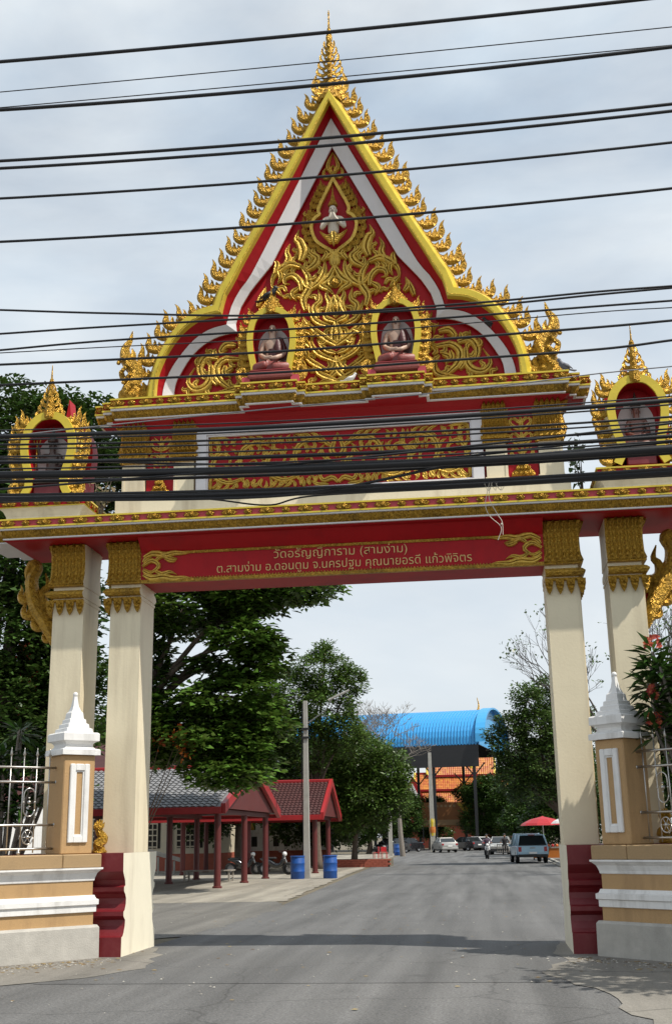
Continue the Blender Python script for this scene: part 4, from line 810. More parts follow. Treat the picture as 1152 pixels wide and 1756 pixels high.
    for x in (.40, 1.6, 2.8):
        for q in range(2):
            c0 = sg*(x+.0)
            m = MB(); pts = [(c0 + .085*math.cos(a), -.02, (.74 + (.10 if math.sin(a) > 0 else -.10) if q == 0 else .25) + .10*math.sin(a)) for a in np.linspace(0, 2*math.pi, 21)]
            m.tube(pts, .010, 6); m.ball((c0, -.02, .74 if q == 0 else .25), .03, 8, 6)
            if q == 0: m.ball((c0-.085, -.02, .74), .018, 6, 5); m.ball((c0+.085, -.02, .74), .018, 6, 5); m.ball((c0, -.02, .68), .016, 6, 5); m.ball((c0, -.02, .80), .016, 6, 5)
            else:
                for a in range(6): m.tube([(c0, -.02, .25), (c0+.085*math.cos(a*math.pi/3), -.02, .25+.1*math.sin(a*math.pi/3))], .006, 5)
            m.build('scroll_insert' if q == 0 else 'wheel_insert', 'steel', rl, smooth=True)
    m = MB(); m.tube([(sg*.52, 0, -.002), (sg*.52, 0, .09)], .02, 8); m.ball((sg*.52, 0, .03), .03, 8, 5); m.build('rail_foot', 'steel', rl, smooth=True)
build_wall(-1, (-3.50, -.58), 'sunlit tan and white moulded wall on the left of the gate', 'tan gate post with white framed panel and spire, sunlit, on the left wall', 'stainless steel spear railing running out from the left gate post')
build_wall(1, (3.50, -.78), 'shaded tan and white moulded wall on the right of the gate', 'brown shaded gate post with white framed panel and spire on the right wall', 'stainless steel spear railing running out from the right gate post')

# small gilded guardian on each plinth
def naga(label, loc, rz, s):
    t = thing('gilded_naga', label, 'statue', loc, rz); t.scale = (s,)*3
    m = MB(); m.lathe([(.12, 0), (.13, .03), (.10, .06), (.09, .09)], 10); m.build('statue_base', 'gold', t, smooth=True)
    m = MB(); q = catmull([(.04, .02, .06), (-.06, -.04, .14), (.05, -.05, .22), (.0, .0, .32), (-.03, -.02, .40), (.02, -.08, .44)], 20); m.tube(q, np.interp(np.linspace(0, 1, 20), (0, .3, .7, .9, 1), (.085, .08, .06, .055, .02)), 10); m.build('body', 'gold', t, smooth=True)
    m = MB()
    for k in range(5): a = R(-50+25*k); m.tube([(.0, .03, .34), (.10*math.sin(a), .03, .36+.08*math.cos(a)), (.13*math.sin(a), .0, .40+.13*math.cos(a))], [.03, .035, .006], 6)
    m.build('hood', 'gold', t, smooth=True)
    m = MB()
    for k in range(6): m.tube([(.06-.01*k, .05, .10+.05*k), (.10-.012*k, .06, .13+.05*k), (.10-.012*k, .06, .17+.05*k)], [.025, .02, .004], 5)
    m.build('crest', 'gold', t, smooth=True)
naga('small gilded naga figure on the maroon plinth beside the left post', (-3.64, -.32, 1.44), R(60), .92)
naga('small gilded naga figure on the maroon plinth behind the right railing', (4.62, -.25, 1.44), R(-60), .92)

# ------------------------------------------------------------------ overhead cables over the road
CABLES = [
 ('thick black power cable across the very top of the sky', 0.0149, -9.2, [(-1.878, 8.365), (1.162, 8.329), (4.002, 8.347)]),
 ("thin upper wire crossing the gable's finial", 0.0049, -8.8, [(-2.046, 8.354), (1.112, 8.34), (4.062, 8.351)]),
 ("thin wire running just above the cable over the gable's apex", 0.0048, -9.0, [(-1.941, 8.034), (0.11, 8.025), (2.169, 8.011), (4.001, 8.019)]),
 ('thick black cable crossing right at the apex of the gable', 0.0149, -9.2, [(-1.846, 7.866), (0.157, 7.806), (2.165, 7.811), (3.955, 7.853)]),
 ('upper of the paired cables crossing the gable tip', 0.0131, -9.0, [(-1.905, 7.482), (0.115, 7.422), (2.142, 7.423), (3.946, 7.443)]),
 ('lower of the paired cables crossing the gable tip', 0.0129, -9.1, [(-1.854, 7.343), (0.139, 7.274), (2.138, 7.277), (3.919, 7.314)]),
 ('cable crossing the crest of the medallion', 0.0106, -9.2, [(-1.789, 6.982), (0.165, 6.91), (2.124, 6.914), (3.87, 6.962)]),
 ('cable crossing the hands of the praying figure', 0.0109, -9.0, [(-1.854, 6.677), (0.123, 6.614), (2.105, 6.612), (3.872, 6.664)]),
 ('topmost cable across the monk niches, sagging to the left', 0.0084, -9.3, [(-1.675, 5.861), (-0.675, 5.752), (0.675, 5.631), (2.158, 5.616), (3.148, 5.637), (3.73, 5.639)]),
 ('second cable across the tops of the monk niches', 0.0086, -9.1, [(-1.752, 5.742), (-0.838, 5.737), (0.64, 5.713), (2.158, 5.682), (3.171, 5.708), (3.767, 5.721)]),
 ('cable across the faces of the monk statues', 0.0087, -9.0, [(-1.787, 5.639), (-0.868, 5.657), (0.622, 5.645), (1.777, 5.646), (3.176, 5.655), (3.776, 5.658)]),
 ('thin wire across the shoulders of the monk statues', 0.0045, -8.8, [(-1.876, 5.706), (-0.935, 5.691), (0.588, 5.659), (1.767, 5.671), (3.197, 5.697), (3.809, 5.691)]),
 ('cable across the chests of the monk statues', 0.0096, -9.2, [(-1.689, 5.415), (-0.793, 5.392), (0.656, 5.363), (1.777, 5.371), (3.137, 5.383), (3.722, 5.397)]),
 ('cable across the laps of the monk statues', 0.0097, -9.1, [(-1.722, 5.276), (-0.82, 5.255), (0.638, 5.225), (1.767, 5.23), (3.135, 5.24), (3.725, 5.276)]),
 ('thin grey wire along the upper cornice', 0.005, -8.7, [(-1.87, 4.963), (-1.301, 4.996), (-0.03, 5.051), (2.124, 5.131), (3.167, 5.197), (3.78, 5.22)]),
 ('uppermost thick cable of the bundle before the scroll panel', 0.0174, -9.0, [(-1.738, 4.865), (0.043, 4.794), (2.113, 4.805), (3.696, 4.813)]),
 ('second cable of the bundle before the scroll panel', 0.0088, -8.9, [(-1.778, 4.835), (0.02, 4.725), (2.108, 4.719), (3.702, 4.719)]),
 ('thin cable in the middle of the scroll panel bundle', 0.0065, -9.1, [(-1.682, 4.655), (0.069, 4.56), (2.102, 4.542), (3.656, 4.554)]),
 ('medium cable above the thickest one of the scroll panel bundle', 0.0152, -9.0, [(-1.723, 4.635), (0.046, 4.555), (2.1, 4.524), (3.668, 4.522)]),
 ('thickest black cable across the middle of the scroll panel', 0.0301, -9.1, [(-1.671, 4.485), (0.071, 4.428), (2.094, 4.376), (3.641, 4.396)]),
 ('thick lowest cable running above the lower cornice', 0.024, -9.0, [(-1.703, 4.318), (0.05, 4.236), (2.085, 4.228), (3.641, 4.233)]),
 ('thin cable under the lowest thick one, drooping left of the middle', 0.0066, -8.95, [(-1.723, 4.299), (-0.541, 4.293), (0.038, 4.232), (0.512, 4.157), (0.888, 4.214), (2.084, 4.214), (3.647, 4.22)]),
 ('loose cable climbing from the lowest bundle to the thickest cable', 0.0108, -9.05, [(-1.68, 4.287), (-0.223, 4.217), (0.624, 4.199), (1.179, 4.245), (1.912, 4.365), (2.365, 4.409), (3.655, 4.463)]),
 ('thin wire hugging the top of the thickest cable', 0.0064, -9.15, [(-1.653, 4.522), (0.082, 4.46), (2.097, 4.425), (3.638, 4.439)]),
 ('cable lying just below the thickest cable', 0.013, -9.02, [(-1.703, 4.456), (0.052, 4.4), (2.092, 4.364), (3.652, 4.384)]),
 ('thin wire just under the uppermost thick bundle cable', 0.0064, -9.2, [(-1.647, 4.759), (0.091, 4.685), (2.112, 4.697), (3.656, 4.705)]),
 ('cable lying along the top of the lowest thick cable', 0.0108, -9.08, [(-1.67, 4.332), (0.068, 4.245), (2.087, 4.236), (3.629, 4.24)]),
 ('slack cable dipping across the middle of the scroll panel', 0.0088, -8.92, [(-1.761, 4.694), (0.027, 4.537), (1.17, 4.489), (2.096, 4.483), (3.686, 4.588)]),
 ('slim cable crossing the bundle from upper right to lower left', 0.0086, -9.12, [(-1.655, 4.364), (0.076, 4.392), (2.101, 4.511), (3.656, 4.58)]),
 ('thin wire a little above the uppermost thick bundle cable', 0.0055, -8.96, [(-1.759, 4.932), (0.033, 4.859), (2.115, 4.859), (3.706, 4.861)]),
 ('thin cable hanging between the second and middle bundle cables', 0.0066, -8.85, [(-1.798, 4.818), (0.009, 4.702), (2.106, 4.697), (3.707, 4.699)]),]
for lab, r, Y, q in CABLES:
    q = sorted(q); X = [p[0] for p in q]; deg = 2 if len(q) <= 4 else 0
    if deg:
        c = np.polyfit(X, [p[1] for p in q], 2); c[0] = min(max(c[0], .0004), .006)
        r0 = np.mean([p[1] - c[0]*p[0]**2 for p in q]); lin = np.polyfit(X, [p[1] - c[0]*p[0]**2 for p in q], 1)
        xs = np.linspace(-16, 18, 60); pts = [(x, Y, c[0]*x*x + lin[0]*x + lin[1]) for x in xs]
    else:
        sl0 = .0; xs = list(np.linspace(-16, X[0]-.6, 10)) ; core = catmull(q, 8*len(q)); pts = [(x, Y, q[0][1] + sl0*(x-X[0])) for x in xs] + [(p[0], Y, p[1]) for p in core] + [(x, Y, q[-1][1]) for x in np.linspace(X[-1]+.6, 18, 10)]
    r *= 1.08
    m = MB(); m.tube(pts, r, 7 if r > .006 else 5, cap=True); o = m.build('overhead_cable', 'cable_grey' if 'grey' in lab else 'cable', None, smooth=True); tag(o, lab, 'cable', 'overhead cables')
m = MB()     # lashing strings on the lowest cable
rr = random.Random(5)
for k in range(4):
    x = 2.22+.04*k; m.tube(catmull([(x, -9.0, 4.25), (x+rr.uniform(-.03, .03), -9.03, 4.20), (x+rr.uniform(-.02, .05), -8.98, 4.17), (x+.05, -9.0, 4.24)], 10), .0022, 4)
m.tube(catmull([(2.26, -9.03, 4.22), (2.22, -9.03, 4.05), (2.25, -9.03, 3.95), (2.33, -9.03, 3.86), (2.30, -9.03, 3.76)], 16), .0025, 4)
m.tube(catmull([(2.28, -9.03, 4.22), (2.25, -9.03, 4.10), (2.31, -9.03, 3.96), (2.34, -9.03, 3.90), (2.34, -9.03, 3.80)], 16), .0025, 4); m.ball((2.335, -9.03, 3.885), .009, 6, 4)
tag(m.build('lashing_string', 'string'), 'pale string tied round the lowest cable with frayed ends hanging down', 'string')

# fallen leaves and grit blown against the walls and over the drive
mat('litter', (.22, .15, .07), .9, 0, .3, 3, island=.5); mat('grit', (.30, .28, .25), .9, 0, .3, 3, island=.5)
def scatter(label, cat, n, zone, size, mt, flat, seed):
    rg = np.random.default_rng(seed); V, F = [], []
    for i in range(n):
        x, y = zone(rg); s = size*rg.uniform(.4, 1.3); a = rg.uniform(0, 6.28); o = len(V); h = s*(.15 if flat else .6)
        V += [(x+s*math.cos(a+q), y+s*.7*math.sin(a+q), .007) for q in (0, 1.7, 3.1, 4.6)] + [(x+s*.2*math.cos(a), y+s*.2*math.sin(a), .007+h)]; F += [(o, o+1, o+4), (o+1, o+2, o+4), (o+2, o+3, o+4), (o+3, o, o+4)]
    m = MB(); m.add(V, F); tag(m.build(cat, mt), label, cat, None, 'stuff')
def near_walls(rg):
    k = rg.uniform()
    if k < .35: d = rg.uniform(0, 3.0); return (-3.4-d*.707+rg.exponential(.25), -.65-d*.707-rg.exponential(.25))
    if k < .6: d = rg.uniform(0, 3.0); return (3.35+d*.707-rg.exponential(.25), -.9-d*.707-rg.exponential(.25))
    if k < .8: return (rg.uniform(-3.2, 3.3), rg.uniform(-6, 12))
    return (rg.uniform(-9, -3.0), rg.uniform(6, 30))
scatter('dry fallen leaves scattered along the walls and drive', 'leaf_litter', 420, near_walls, .035, 'litter', True, 5)
scatter('loose grit and pebbles along the wall feet and drive edges', 'grit', 900, near_walls, .016, 'grit', False, 6)
# ------------------------------------------------------------------ trees and plants
mat('leaf_almond', (.085, .15, .022), .36, 0, .22, .7, island=.5, trans=.22)
mat('leaf_dark', (.048, .088, .016), .4, 0, .22, .7, island=.5, trans=.2)
mat('leaf_mid', (.085, .14, .026), .42, 0, .22, .7, island=.5, trans=.25)
mat('leaf_bodhi', (.08, .13, .03), .40, 0, .22, .6, island=.5, trans=.25)
mat('leaf_plumeria', (.04, .085, .016), .32, 0, .2, 2, island=.4, trans=.18)
mat('leaf_dry', (.16, .12, .06), .7, 0, .25, 2, island=.4)
mat('bark', (.13, .10, .075), .9, 0, .3, 8, .6, 30)
mat('bark_grey', (.20, .175, .15), .9, 0, .25, 8, .5, 30)
mat('bark_dark', (.055, .045, .038), .9, 0, .3, 8, .5, 30)
mat('petal_red', (.58, .10, .06), .6, 0, .2, 6, island=.35, trans=.2)
mat('petal_orange', (.65, .14, .03), .6, 0, .2, 6, island=.35, trans=.2)
def leaf_mesh(name, C, D, Nn, length, width, mt, jit=.3):
    """one folded, pointed leaf per centre C with direction D and normal Nn"""
    n = len(C); D = D/np.linalg.norm(D, axis=1)[:, None]; S = np.cross(D, Nn); S /= (np.linalg.norm(S, axis=1)[:, None]+1e-9); Nn = np.cross(S, D)
    l = length*RNG.uniform(1-jit*1.5, 1+jit*1.3, n)[:, None]; w = width*RNG.uniform(1-jit, 1+jit, n)[:, None]
    base = C; mid = C + D*l*.55; tip = C + D*l - Nn*l*.12
    v = np.stack([base, mid + S*w*.5 + Nn*w*.12, tip, mid - S*w*.5 + Nn*w*.12], 1).reshape(-1, 3)
    f = (np.arange(n)[:, None]*4 + np.array((0, 1, 2, 3))).reshape(-1)
    me = bpy.data.meshes.new(name); me.vertices.add(n*4); me.vertices.foreach_set('co', v.astype(np.float32).ravel()); me.loops.add(n*4); me.loops.foreach_set('vertex_index', f.astype(np.int32))
    me.polygons.add(n); me.polygons.foreach_set('loop_start', np.arange(0, n*4, 4, dtype=np.int32)); me.update(calc_edges=True); me.validate(); me.materials.append(M[mt]); return me
def crown_points(lobes, dens, cl, spread, gaps=.3, flat=1., seed=0):
    rg = np.random.default_rng(seed); P = []; O = []
    for (c, r) in lobes:
        vol = r[0]*r[1]*r[2]; n = int(dens * (vol**(2/3)) * 4)
        u = rg.normal(size=(n, 3)); u /= np.linalg.norm(u, axis=1)[:, None]
        rad = rg.uniform(.35, 1.0, n)**.55 * (1 + .16*np.sin(u[:, 0]*5+c[0]) * np.cos(u[:, 1]*4+c[1]) + .12*np.sin(u[:, 2]*7 + c[2]*3))
        p = np.array(c) + u*rad[:, None]*np.array(r)
        k = np.sin(p[:, 0]*2.3+seed) * np.sin(p[:, 1]*2.1+1.3*seed) * np.sin(p[:, 2]*2.9+.7*seed)
        keep = k > -gaps; P.append(p[keep]); O.append(u[keep])
    P = np.vstack(P); O = np.vstack(O); n = len(P)
    a = rg.uniform(0, 2*math.pi, (n, cl)); e = rg.uniform(-.5, .7, (n, cl))*flat
    D = np.stack([np.cos(a)*np.cos(e), np.sin(a)*np.cos(e), np.sin(e)], 2) + O[:, None, :]*.35
    C = P[:, None, :] + D*spread*rg.uniform(.1, .6, (n, cl, 1)) + rg.normal(scale=spread*.25, size=(n, cl, 3))
    N = np.stack([rg.normal(scale=.45, size=(n, cl)), rg.normal(scale=.45, size=(n, cl)), np.ones((n, cl))], 2)
    return C.reshape(-1, 3), D.reshape(-1, 3), N.reshape(-1, 3)
def limbs(base, lobes, r0, fork=.45, seed=1, twigs=3, straight=0):
    rr = random.Random(seed); m = MB(); b = Vector(base); cen = sum((Vector(c) for c, r in lobes), Vector())/len(lobes)
    fk = b + (cen-b)*fork; fk.x = b.x + (cen.x-b.x)*fork*.5
    if straight: fk = Vector((b.x, b.y, straight))
    m.tube(catmull([b, b*.6+fk*.4 + Vector((rr.uniform(-.15, .15), rr.uniform(-.1, .1), 0)), fk], 8), list(np.linspace(r0*1.25, r0*.75, 8)), 9)
    for c, r in lobes:
        c = Vector(c); mid = fk*.5 + c*.5 + Vector((rr.uniform(-.4, .4), rr.uniform(-.4, .4), rr.uniform(-.2, .5)))
        m.tube(catmull([fk - (fk-b)*.08, mid, c], 8), list(np.linspace(r0*.55, r0*.15, 8)), 7)
        for k in range(twigs):
            a = Vector((rr.uniform(-1, 1)*r[0], rr.uniform(-1, 1)*r[1], rr.uniform(-.6, 1)*r[2]))*.8
            s = mid*.5 + c*.5 if k % 2 else c; m.tube(catmull([s, s + a*.5 + Vector((0, 0, .15)), s+a], 6), list(np.linspace(r0*.16, r0*.03, 6)), 5)
    return m
def tree(name, label, base, lobes, leafm, length, width, dens, cl, spread, r0, bark='bark', gaps=.3, flat=1., seed=1, fork=.45, group=None, straight=0):
    t = thing(name, label, 'tree', base, 0, group)
    o = limbs(base, lobes, r0, fork, seed, 3, straight).build('trunk', bark, t, smooth=True); o.location = tuple(-c for c in base)
    C, D, N = crown_points(lobes, dens, cl, spread, gaps, flat, seed)
    o = put('crown', leaf_mesh('crown', C, D, N, length, width, leafm), t, tuple(-c for c in base)); return t
tree('almond_tree', 'broad dark tree with large glossy leaves hanging over the grey-tiled pavilion', (-9.95, 21.0, 0),
     [((-3.9, 20, 9.75), (1.5, 1.5, .50)), ((-5.6, 20, 9.6), (1.7, 1.8, .8)), ((-7.8, 20.4, 9.4), (2.2, 2.2, 1.1)), ((-5.4, 19.6, 8.0), (1.2, 1.5, .55)), ((-5.3, 20, 7.15), (1.0, 1.4, .5)), ((-9.2, 20.6, 7.2), (.9, 1.6, 1.2)), ((-6.0, 19.8, 6.1), (1.9, 1.8, .6)), ((-5.5, 20.2, 5.3), (1.3, 1.5, .6)), ((-7.4, 20, 5.0), (2.0, 1.9, .8)), ((-6.2, 19.6, 4.45), (1.8, 1.5, .50)), ((-8.6, 20, 4.5), (1.0, 1.6, .5)), ((-6.0, 19.2, 3.55), (1.2, 1.2, .40)), ((-5.6, 20, 4.0), (1.0, 1.2, .4)), ((-9.2, 20, 5.2), (1.0, 1.6, 1.2)), ((-6.9, 20.3, 7.25), (.5, .8, .25))],
     'leaf_almond', .28, .16, 62, 9, .30, .26, gaps=.32, flat=.45, seed=3, fork=.5, straight=5.4)
tree('leafy_tree', 'tall dense dark tree filling the left edge behind the side niche', (-12.8, 16.5, 0),
     [((-12.6, 16, 14.2), (2.4, 2.2, 2.0)), ((-10.4, 16.4, 14.0), (1.5, 1.6, 1.7)), ((-9.2, 17, 12.6), (1.2, 1.3, 1.5)), ((-14.5, 16, 13.2), (2.2, 2.2, 2.4)), ((-12.3, 16, 10.6), (2.6, 2.2, 2.0)), ((-12.6, 15.6, 7.8), (2.8, 2.0, 1.9)), ((-10.6, 16, 8.6), (1.4, 1.6, 2.2)), ((-12.4, 15.4, 5.2), (2.7, 2.0, 1.8)), ((-10.9, 15.8, 4.2), (1.6, 1.6, 1.8)), ((-13, 15.2, 2.8), (2.4, 1.8, 1.5)), ((-11.0, 16.0, 11.3), (1.6, 1.6, 1.4)), ((-10.2, 16.5, 6.2), (1.2, 1.4, 1.5))],
     'leaf_dark', .20, .12, 78, 8, .26, .34, gaps=.5, flat=.8, seed=5)
tree('leafy_tree', 'mid-sized tree rising behind the street lamp pole, left of the drive', (-6.9, 46, 0),
     [((-6.4, 45, 10.3), (1.7, 1.6, 1.4)), ((-4.9, 45, 9.8), (.9, 1.2, .9)), ((-8.0, 45, 9.0), (1.6, 1.5, 1.6)), ((-6.0, 44.6, 8.2), (1.7, 1.6, 1.3)), ((-7.6, 45, 6.6), (1.9, 1.6, 1.5)), ((-5.2, 45, 6.9), (1.2, 1.4, 1.0)), ((-9.6, 46, 7.4), (1.6, 1.5, 1.6)), ((-6.2, 45, 11.5), (.6, .7, .5))],
     'leaf_mid', .19, .10, 66, 8, .28, .22, gaps=.4, seed=8)
tree('bushy_tree', 'low bushy tree drooping over the red brick planter left of the drive', (-5.4, 50, .35),
     [((-5.0, 49, 6.0), (2.0, 1.9, 1.5)), ((-3.4, 49, 5.2), (1.4, 1.5, 1.3)), ((-6.8, 49, 5.2), (1.7, 1.6, 1.6)), ((-4.4, 48.6, 3.9), (1.7, 1.5, 1.2)), ((-2.9, 49, 3.7), (.9, 1.2, 1.0)), ((-6.4, 49, 3.6), (1.5, 1.4, 1.3)), ((-4.0, 48.8, 2.8), (1.2, 1.2, .7)), ((-5.6, 49, 2.5), (1.1, 1.2, .7)), ((-2.6, 49, 4.7), (.6, .8, .7))],
     'leaf_mid', .22, .10, 64, 8, .3, .16, gaps=.45, seed=12, flat=1.4)
tree('bodhi_tree', 'loose heart-leaved tree on the right of the drive behind the pickup', (6.6, 51, 0),
     [((4.9, 50, 8.9), (1.2, 1.3, 1.0)), ((6.2, 51, 9.3), (1.5, 1.6, 1.2)), ((3.9, 50, 7.6), (1.1, 1.2, .7)), ((5.4, 50, 7.3), (1.7, 1.7, 1.2)), ((7.2, 51, 7.4), (1.8, 1.8, 1.6)), ((3.9, 50, 6.2), (1.3, 1.3, .9)), ((5.6, 50, 5.4), (1.9, 1.7, 1.3)), ((3.7, 50, 4.7), (1.0, 1.2, .9)), ((7.4, 51, 5.2), (1.6, 1.6, 1.5)), ((5.0, 50, 3.9), (1.5, 1.4, .7)), ((2.7, 50, 7.1), (.5, .6, .5)), ((2.9, 50, 5.6), (.4, .5, .6))],
     'leaf_bodhi', .17, .13, 58, 8, .28, .24, gaps=.34, seed=15)
BT = 'trees behind the temple yard'
bg_trees = [('leafy_tree', 'dense tree behind the cream hall at the far left of the yard', (-20, 56, 0), 9, 4.6, 'leaf_dark'), ('leafy_tree', 'tree behind the white shrine wall between the hall and the lamp pole', (-11.5, 62, 0), 8.5, 4.0, 'leaf_mid'),
    ('leafy_tree', 'dark tree beside the blue-roofed hall, left of its banner', (-9.5, 100, 0), 9.0, 4.2, 'leaf_dark'), ('leafy_tree', 'dark rounded tree under the right end of the blue roof', (1.6, 118, 0), 8.2, 2.6, 'leaf_dark'), ('leafy_tree', 'dense dark tree behind the red umbrella at the right of the drive', (8.2, 76, 0), 7.6, 3.6, 'leaf_dark'),
    ('leafy_tree', 'dark tree between the umbrella and the banner, right of the drive', (6.6, 98, 0), 7.8, 3.0, 'leaf_dark'), ('leafy_tree', 'tree seen between the two right-hand pillars', (12.5, 44, 0), 8.6, 3.8, 'leaf_bodhi'), ('leafy_tree', 'tall tree at the far left beyond the outer pillar', (-21, 30, 0), 12, 5.0, 'leaf_dark'), ('leafy_tree', 'tree at the right edge behind the outer right pillar', (13.8, 33, 0), 7.6, 3.2, 'leaf_mid'),
    ('leafy_tree', 'dark tree under the blue roof just left of the banner', (-7.0, 116, 0), 6.0, 2.6, 'leaf_dark'), ('leafy_tree', 'low dark tree behind the right half of the banner', (.6, 128, 0), 7.4, 2.8, 'leaf_dark'), ('leafy_tree', 'low dark tree behind the left half of the banner', (-4.6, 126, 0), 6.4, 2.6, 'leaf_dark'), ('leafy_tree', 'tall tree behind the rounded right end of the blue roof', (9.5, 136, 0), 13, 5.5, 'leaf_dark'), ('leafy_tree', 'tree shading the cream hall behind the grey-roofed pavilion', (-11.2, 46.5, 0), 9.5, 3.6, 'leaf_dark'), ('leafy_tree', 'tree standing between the maroon pavilion and the white shrine wall', (-8.2, 53, 0), 9.0, 3.4, 'leaf_dark'), ('leafy_tree', 'dark tree closing the view right of the banner', (4.6, 116, 0), 7.0, 2.8, 'leaf_dark')]
for i, (nm, lab, b, H, r, lm) in enumerate(bg_trees):
    rr = random.Random(40+i); lobes = [((b[0]+rr.uniform(-.5, .5)*r, b[1]+rr.uniform(-.4, .3)*r, H*rr.uniform(.28, .9)), (r*rr.uniform(.45, .65), r*.55, r*rr.uniform(.35, .5))) for _ in range(9)]
    tree(nm, lab, b, lobes, lm, .27, .15, 44, 7, .36, .25, gaps=.5, seed=60+i, group=BT)
tree('roadside_tree', 'tree beyond the right edge whose dappled shade falls on the right apron', (8.6, -3.6, 0), [((7.6, -3.4, 4.3), (1.5, 1.4, 1.0)), ((8.8, -4.2, 5.2), (1.6, 1.4, 1.1)), ((9.4, -2.8, 4.6), (1.4, 1.3, 1.1)), ((7.2, -4.6, 4.8), (1.2, 1.2, .9)), ((6.6, -2.9, 3.7), (.9, .9, .6))], 'leaf_dark', .18, .10, 60, 8, .28, .16, gaps=.5, seed=91)
# bare trees
def bare_tree(name, label, base, H, spread, seed, mt, r0, lean=(0, 0), depth=5, leaves=0, rmin=.016):
    rr = random.Random(seed); m = MB(); tips = []
    def grow(p, d, ln, r, k):
        q = p + d*ln; mid = (p+q)/2 + Vector((rr.uniform(-1, 1), rr.uniform(-1, 1), rr.uniform(-.4, .4)))*ln*.09
        m.tube(catmull([p, mid, q], 5), list(np.linspace(r, r*.62, 5)), 6 if k > 2 else 4, cap=False)
        if k == 0: tips.append(q); return
        for _ in range(rr.choice((2, 3, 3)) if k > 1 else 3):
            a = Vector((rr.uniform(-1, 1)*spread, rr.uniform(-1, 1)*spread, rr.uniform(-.25, .9))); grow(q, (d*.75 + a*.7).normalized(), ln*rr.uniform(.62, .86), max(r*.60, rmin), k-1)
    grow(Vector(), Vector((lean[0], lean[1], 1)).normalized(), H*.30, r0, depth)
    t = thing(name, label, 'tree', base); m.build('trunk', mt, t, smooth=True)
    if leaves:
        C = np.array([rr.choice(tips) for _ in range(leaves)]) + RNG.normal(scale=.12, size=(leaves, 3)); D = RNG.normal(size=(leaves, 3)); put('crown', leaf_mesh('crown', C, D, np.tile((0., 0., 1.), (leaves, 1))+RNG.normal(scale=.5, size=(leaves, 3)), .16, .11, 'leaf_bodhi'), t)
    return t
bare_tree('bare_tree', 'leafless grey tree spreading in front of the blue roof', (-4.9, 82, 0), 13.5, 1.35, 9, 'bark_grey', .24, (-.05, 0), 7, 0, .014)
bare_tree('bare_tree', 'dark nearly leafless tree seen between the two right pillars', (8.7, 30, 0), 11.0, .75, 21, 'bark_dark', .16, (-.02, 0), 6, 420, .006)
# plumeria: long leaves in rosettes, clustered red flowers
def plumeria(label, base, heads, seed, flowers):
    rr = random.Random(seed); t = thing('plumeria', label, 'shrub', base); b = Vector(base); m = MB(); fk = Vector((0, 0, 1.0))
    C, D, N, FC, FD, FN = [], [], [], [], [], []
    for h in heads:
        h = Vector(h)-b; mid = fk*.4+h*.6 - Vector((0, 0, .25)); m.tube(catmull([(0, 0, 0), fk*.6, mid, h], 9), list(np.linspace(.06, .02, 9)), 6)
        for k in range(26):
            a = k*2.4 + rr.random(); e = -.55 + 1.35*k/26 + rr.uniform(-.15, .15); d = Vector((math.cos(a)*math.cos(e), math.sin(a)*math.cos(e), math.sin(e))); C.append(h+d*.03-Vector((0, 0, .10*(1-k/26)))); D.append(d); N.append(Vector((0, 0, 1))+d*.1+Vector((rr.uniform(-.2, .2), rr.uniform(-.2, .2), 0)))
        if rr.random() < flowers:
            for k in range(14):
                p = h + Vector((rr.uniform(-.09, .09), rr.uniform(-.12, .02), rr.uniform(.05, .22)))
                for q in range(5): a = q*1.2566+k; FC.append(p); FD.append(Vector((math.cos(a), -.4, math.sin(a)))); FN.append(Vector((0, -1, .2)))
    m.build('stem', 'bark_grey', t, smooth=True); put('crown', leaf_mesh('crown', np.array(C), np.array(D), np.array(N), .33, .085, 'leaf_plumeria', .2), t)
    if FC: put('blossom', leaf_mesh('blossom', np.array(FC), np.array(FD), np.array(FN), .05, .04, 'petal_red', .2), t)
rr = random.Random(2)
plumeria('dark plumeria with red blossoms beside the right gate post', (5.4, -.7, 0), [(4.62+rr.uniform(-.05, 1.7), -.95+rr.uniform(-.5, .5), rr.uniform(2.75, 4.05)) for _ in range(46)] + [(4.50, -1.0, 3.85), (4.46, -1.05, 3.35), (4.45, -1.0, 3.6), (4.55, -1.0, 4.05), (4.5, -1.0, 2.95)], 3, .3)
plumeria('dark plumeria behind the left railing', (-5.6, .7, 0), [(-5.5+rr.uniform(-.7, .75), .6+rr.uniform(-.4, .4), rr.uniform(2.1, 3.5)) for _ in range(26)], 6, 0)
def sapling(label, base, n, h, seed, mt):
    rr = random.Random(seed); t = thing('fig_sapling', label, 'plant', base); m = MB(); C = []; D = []; N = []
    for k in range(5):
        e = Vector((rr.uniform(-.22, .22), rr.uniform(-.12, .12), h*rr.uniform(.5, 1))); m.tube(catmull([(0, 0, 0), e*.5+Vector((rr.uniform(-.05, .05), 0, .04)), e], 6), list(np.linspace(.012, .004, 6)), 5)
        for _ in range(n//5): C.append(e*rr.uniform(.3, 1)+Vector((rr.uniform(-.07, .07), rr.uniform(-.05, .05), rr.uniform(-.06, .06)))); D.append(Vector((rr.uniform(-1, 1), rr.uniform(-1, .3), rr.uniform(-.8, .5)))); N.append(Vector((rr.uniform(-.5, .5), -.6, .7)))
    m.build('stem', 'bark', t); put('leaves', leaf_mesh('leaves', np.array(C), np.array(D), np.array(N), .12, .085, mt, .3), t)
sapling('dry wild sapling rooted on the cornice beside the left side niche', (-3.84, -.30, 6.66), 30, .95, 3, 'leaf_dry')
sapling('dark wild sapling rooted on the cornice beside the right side niche', (3.88, .1, 6.66), 75, 1.05, 4, 'leaf_dark')
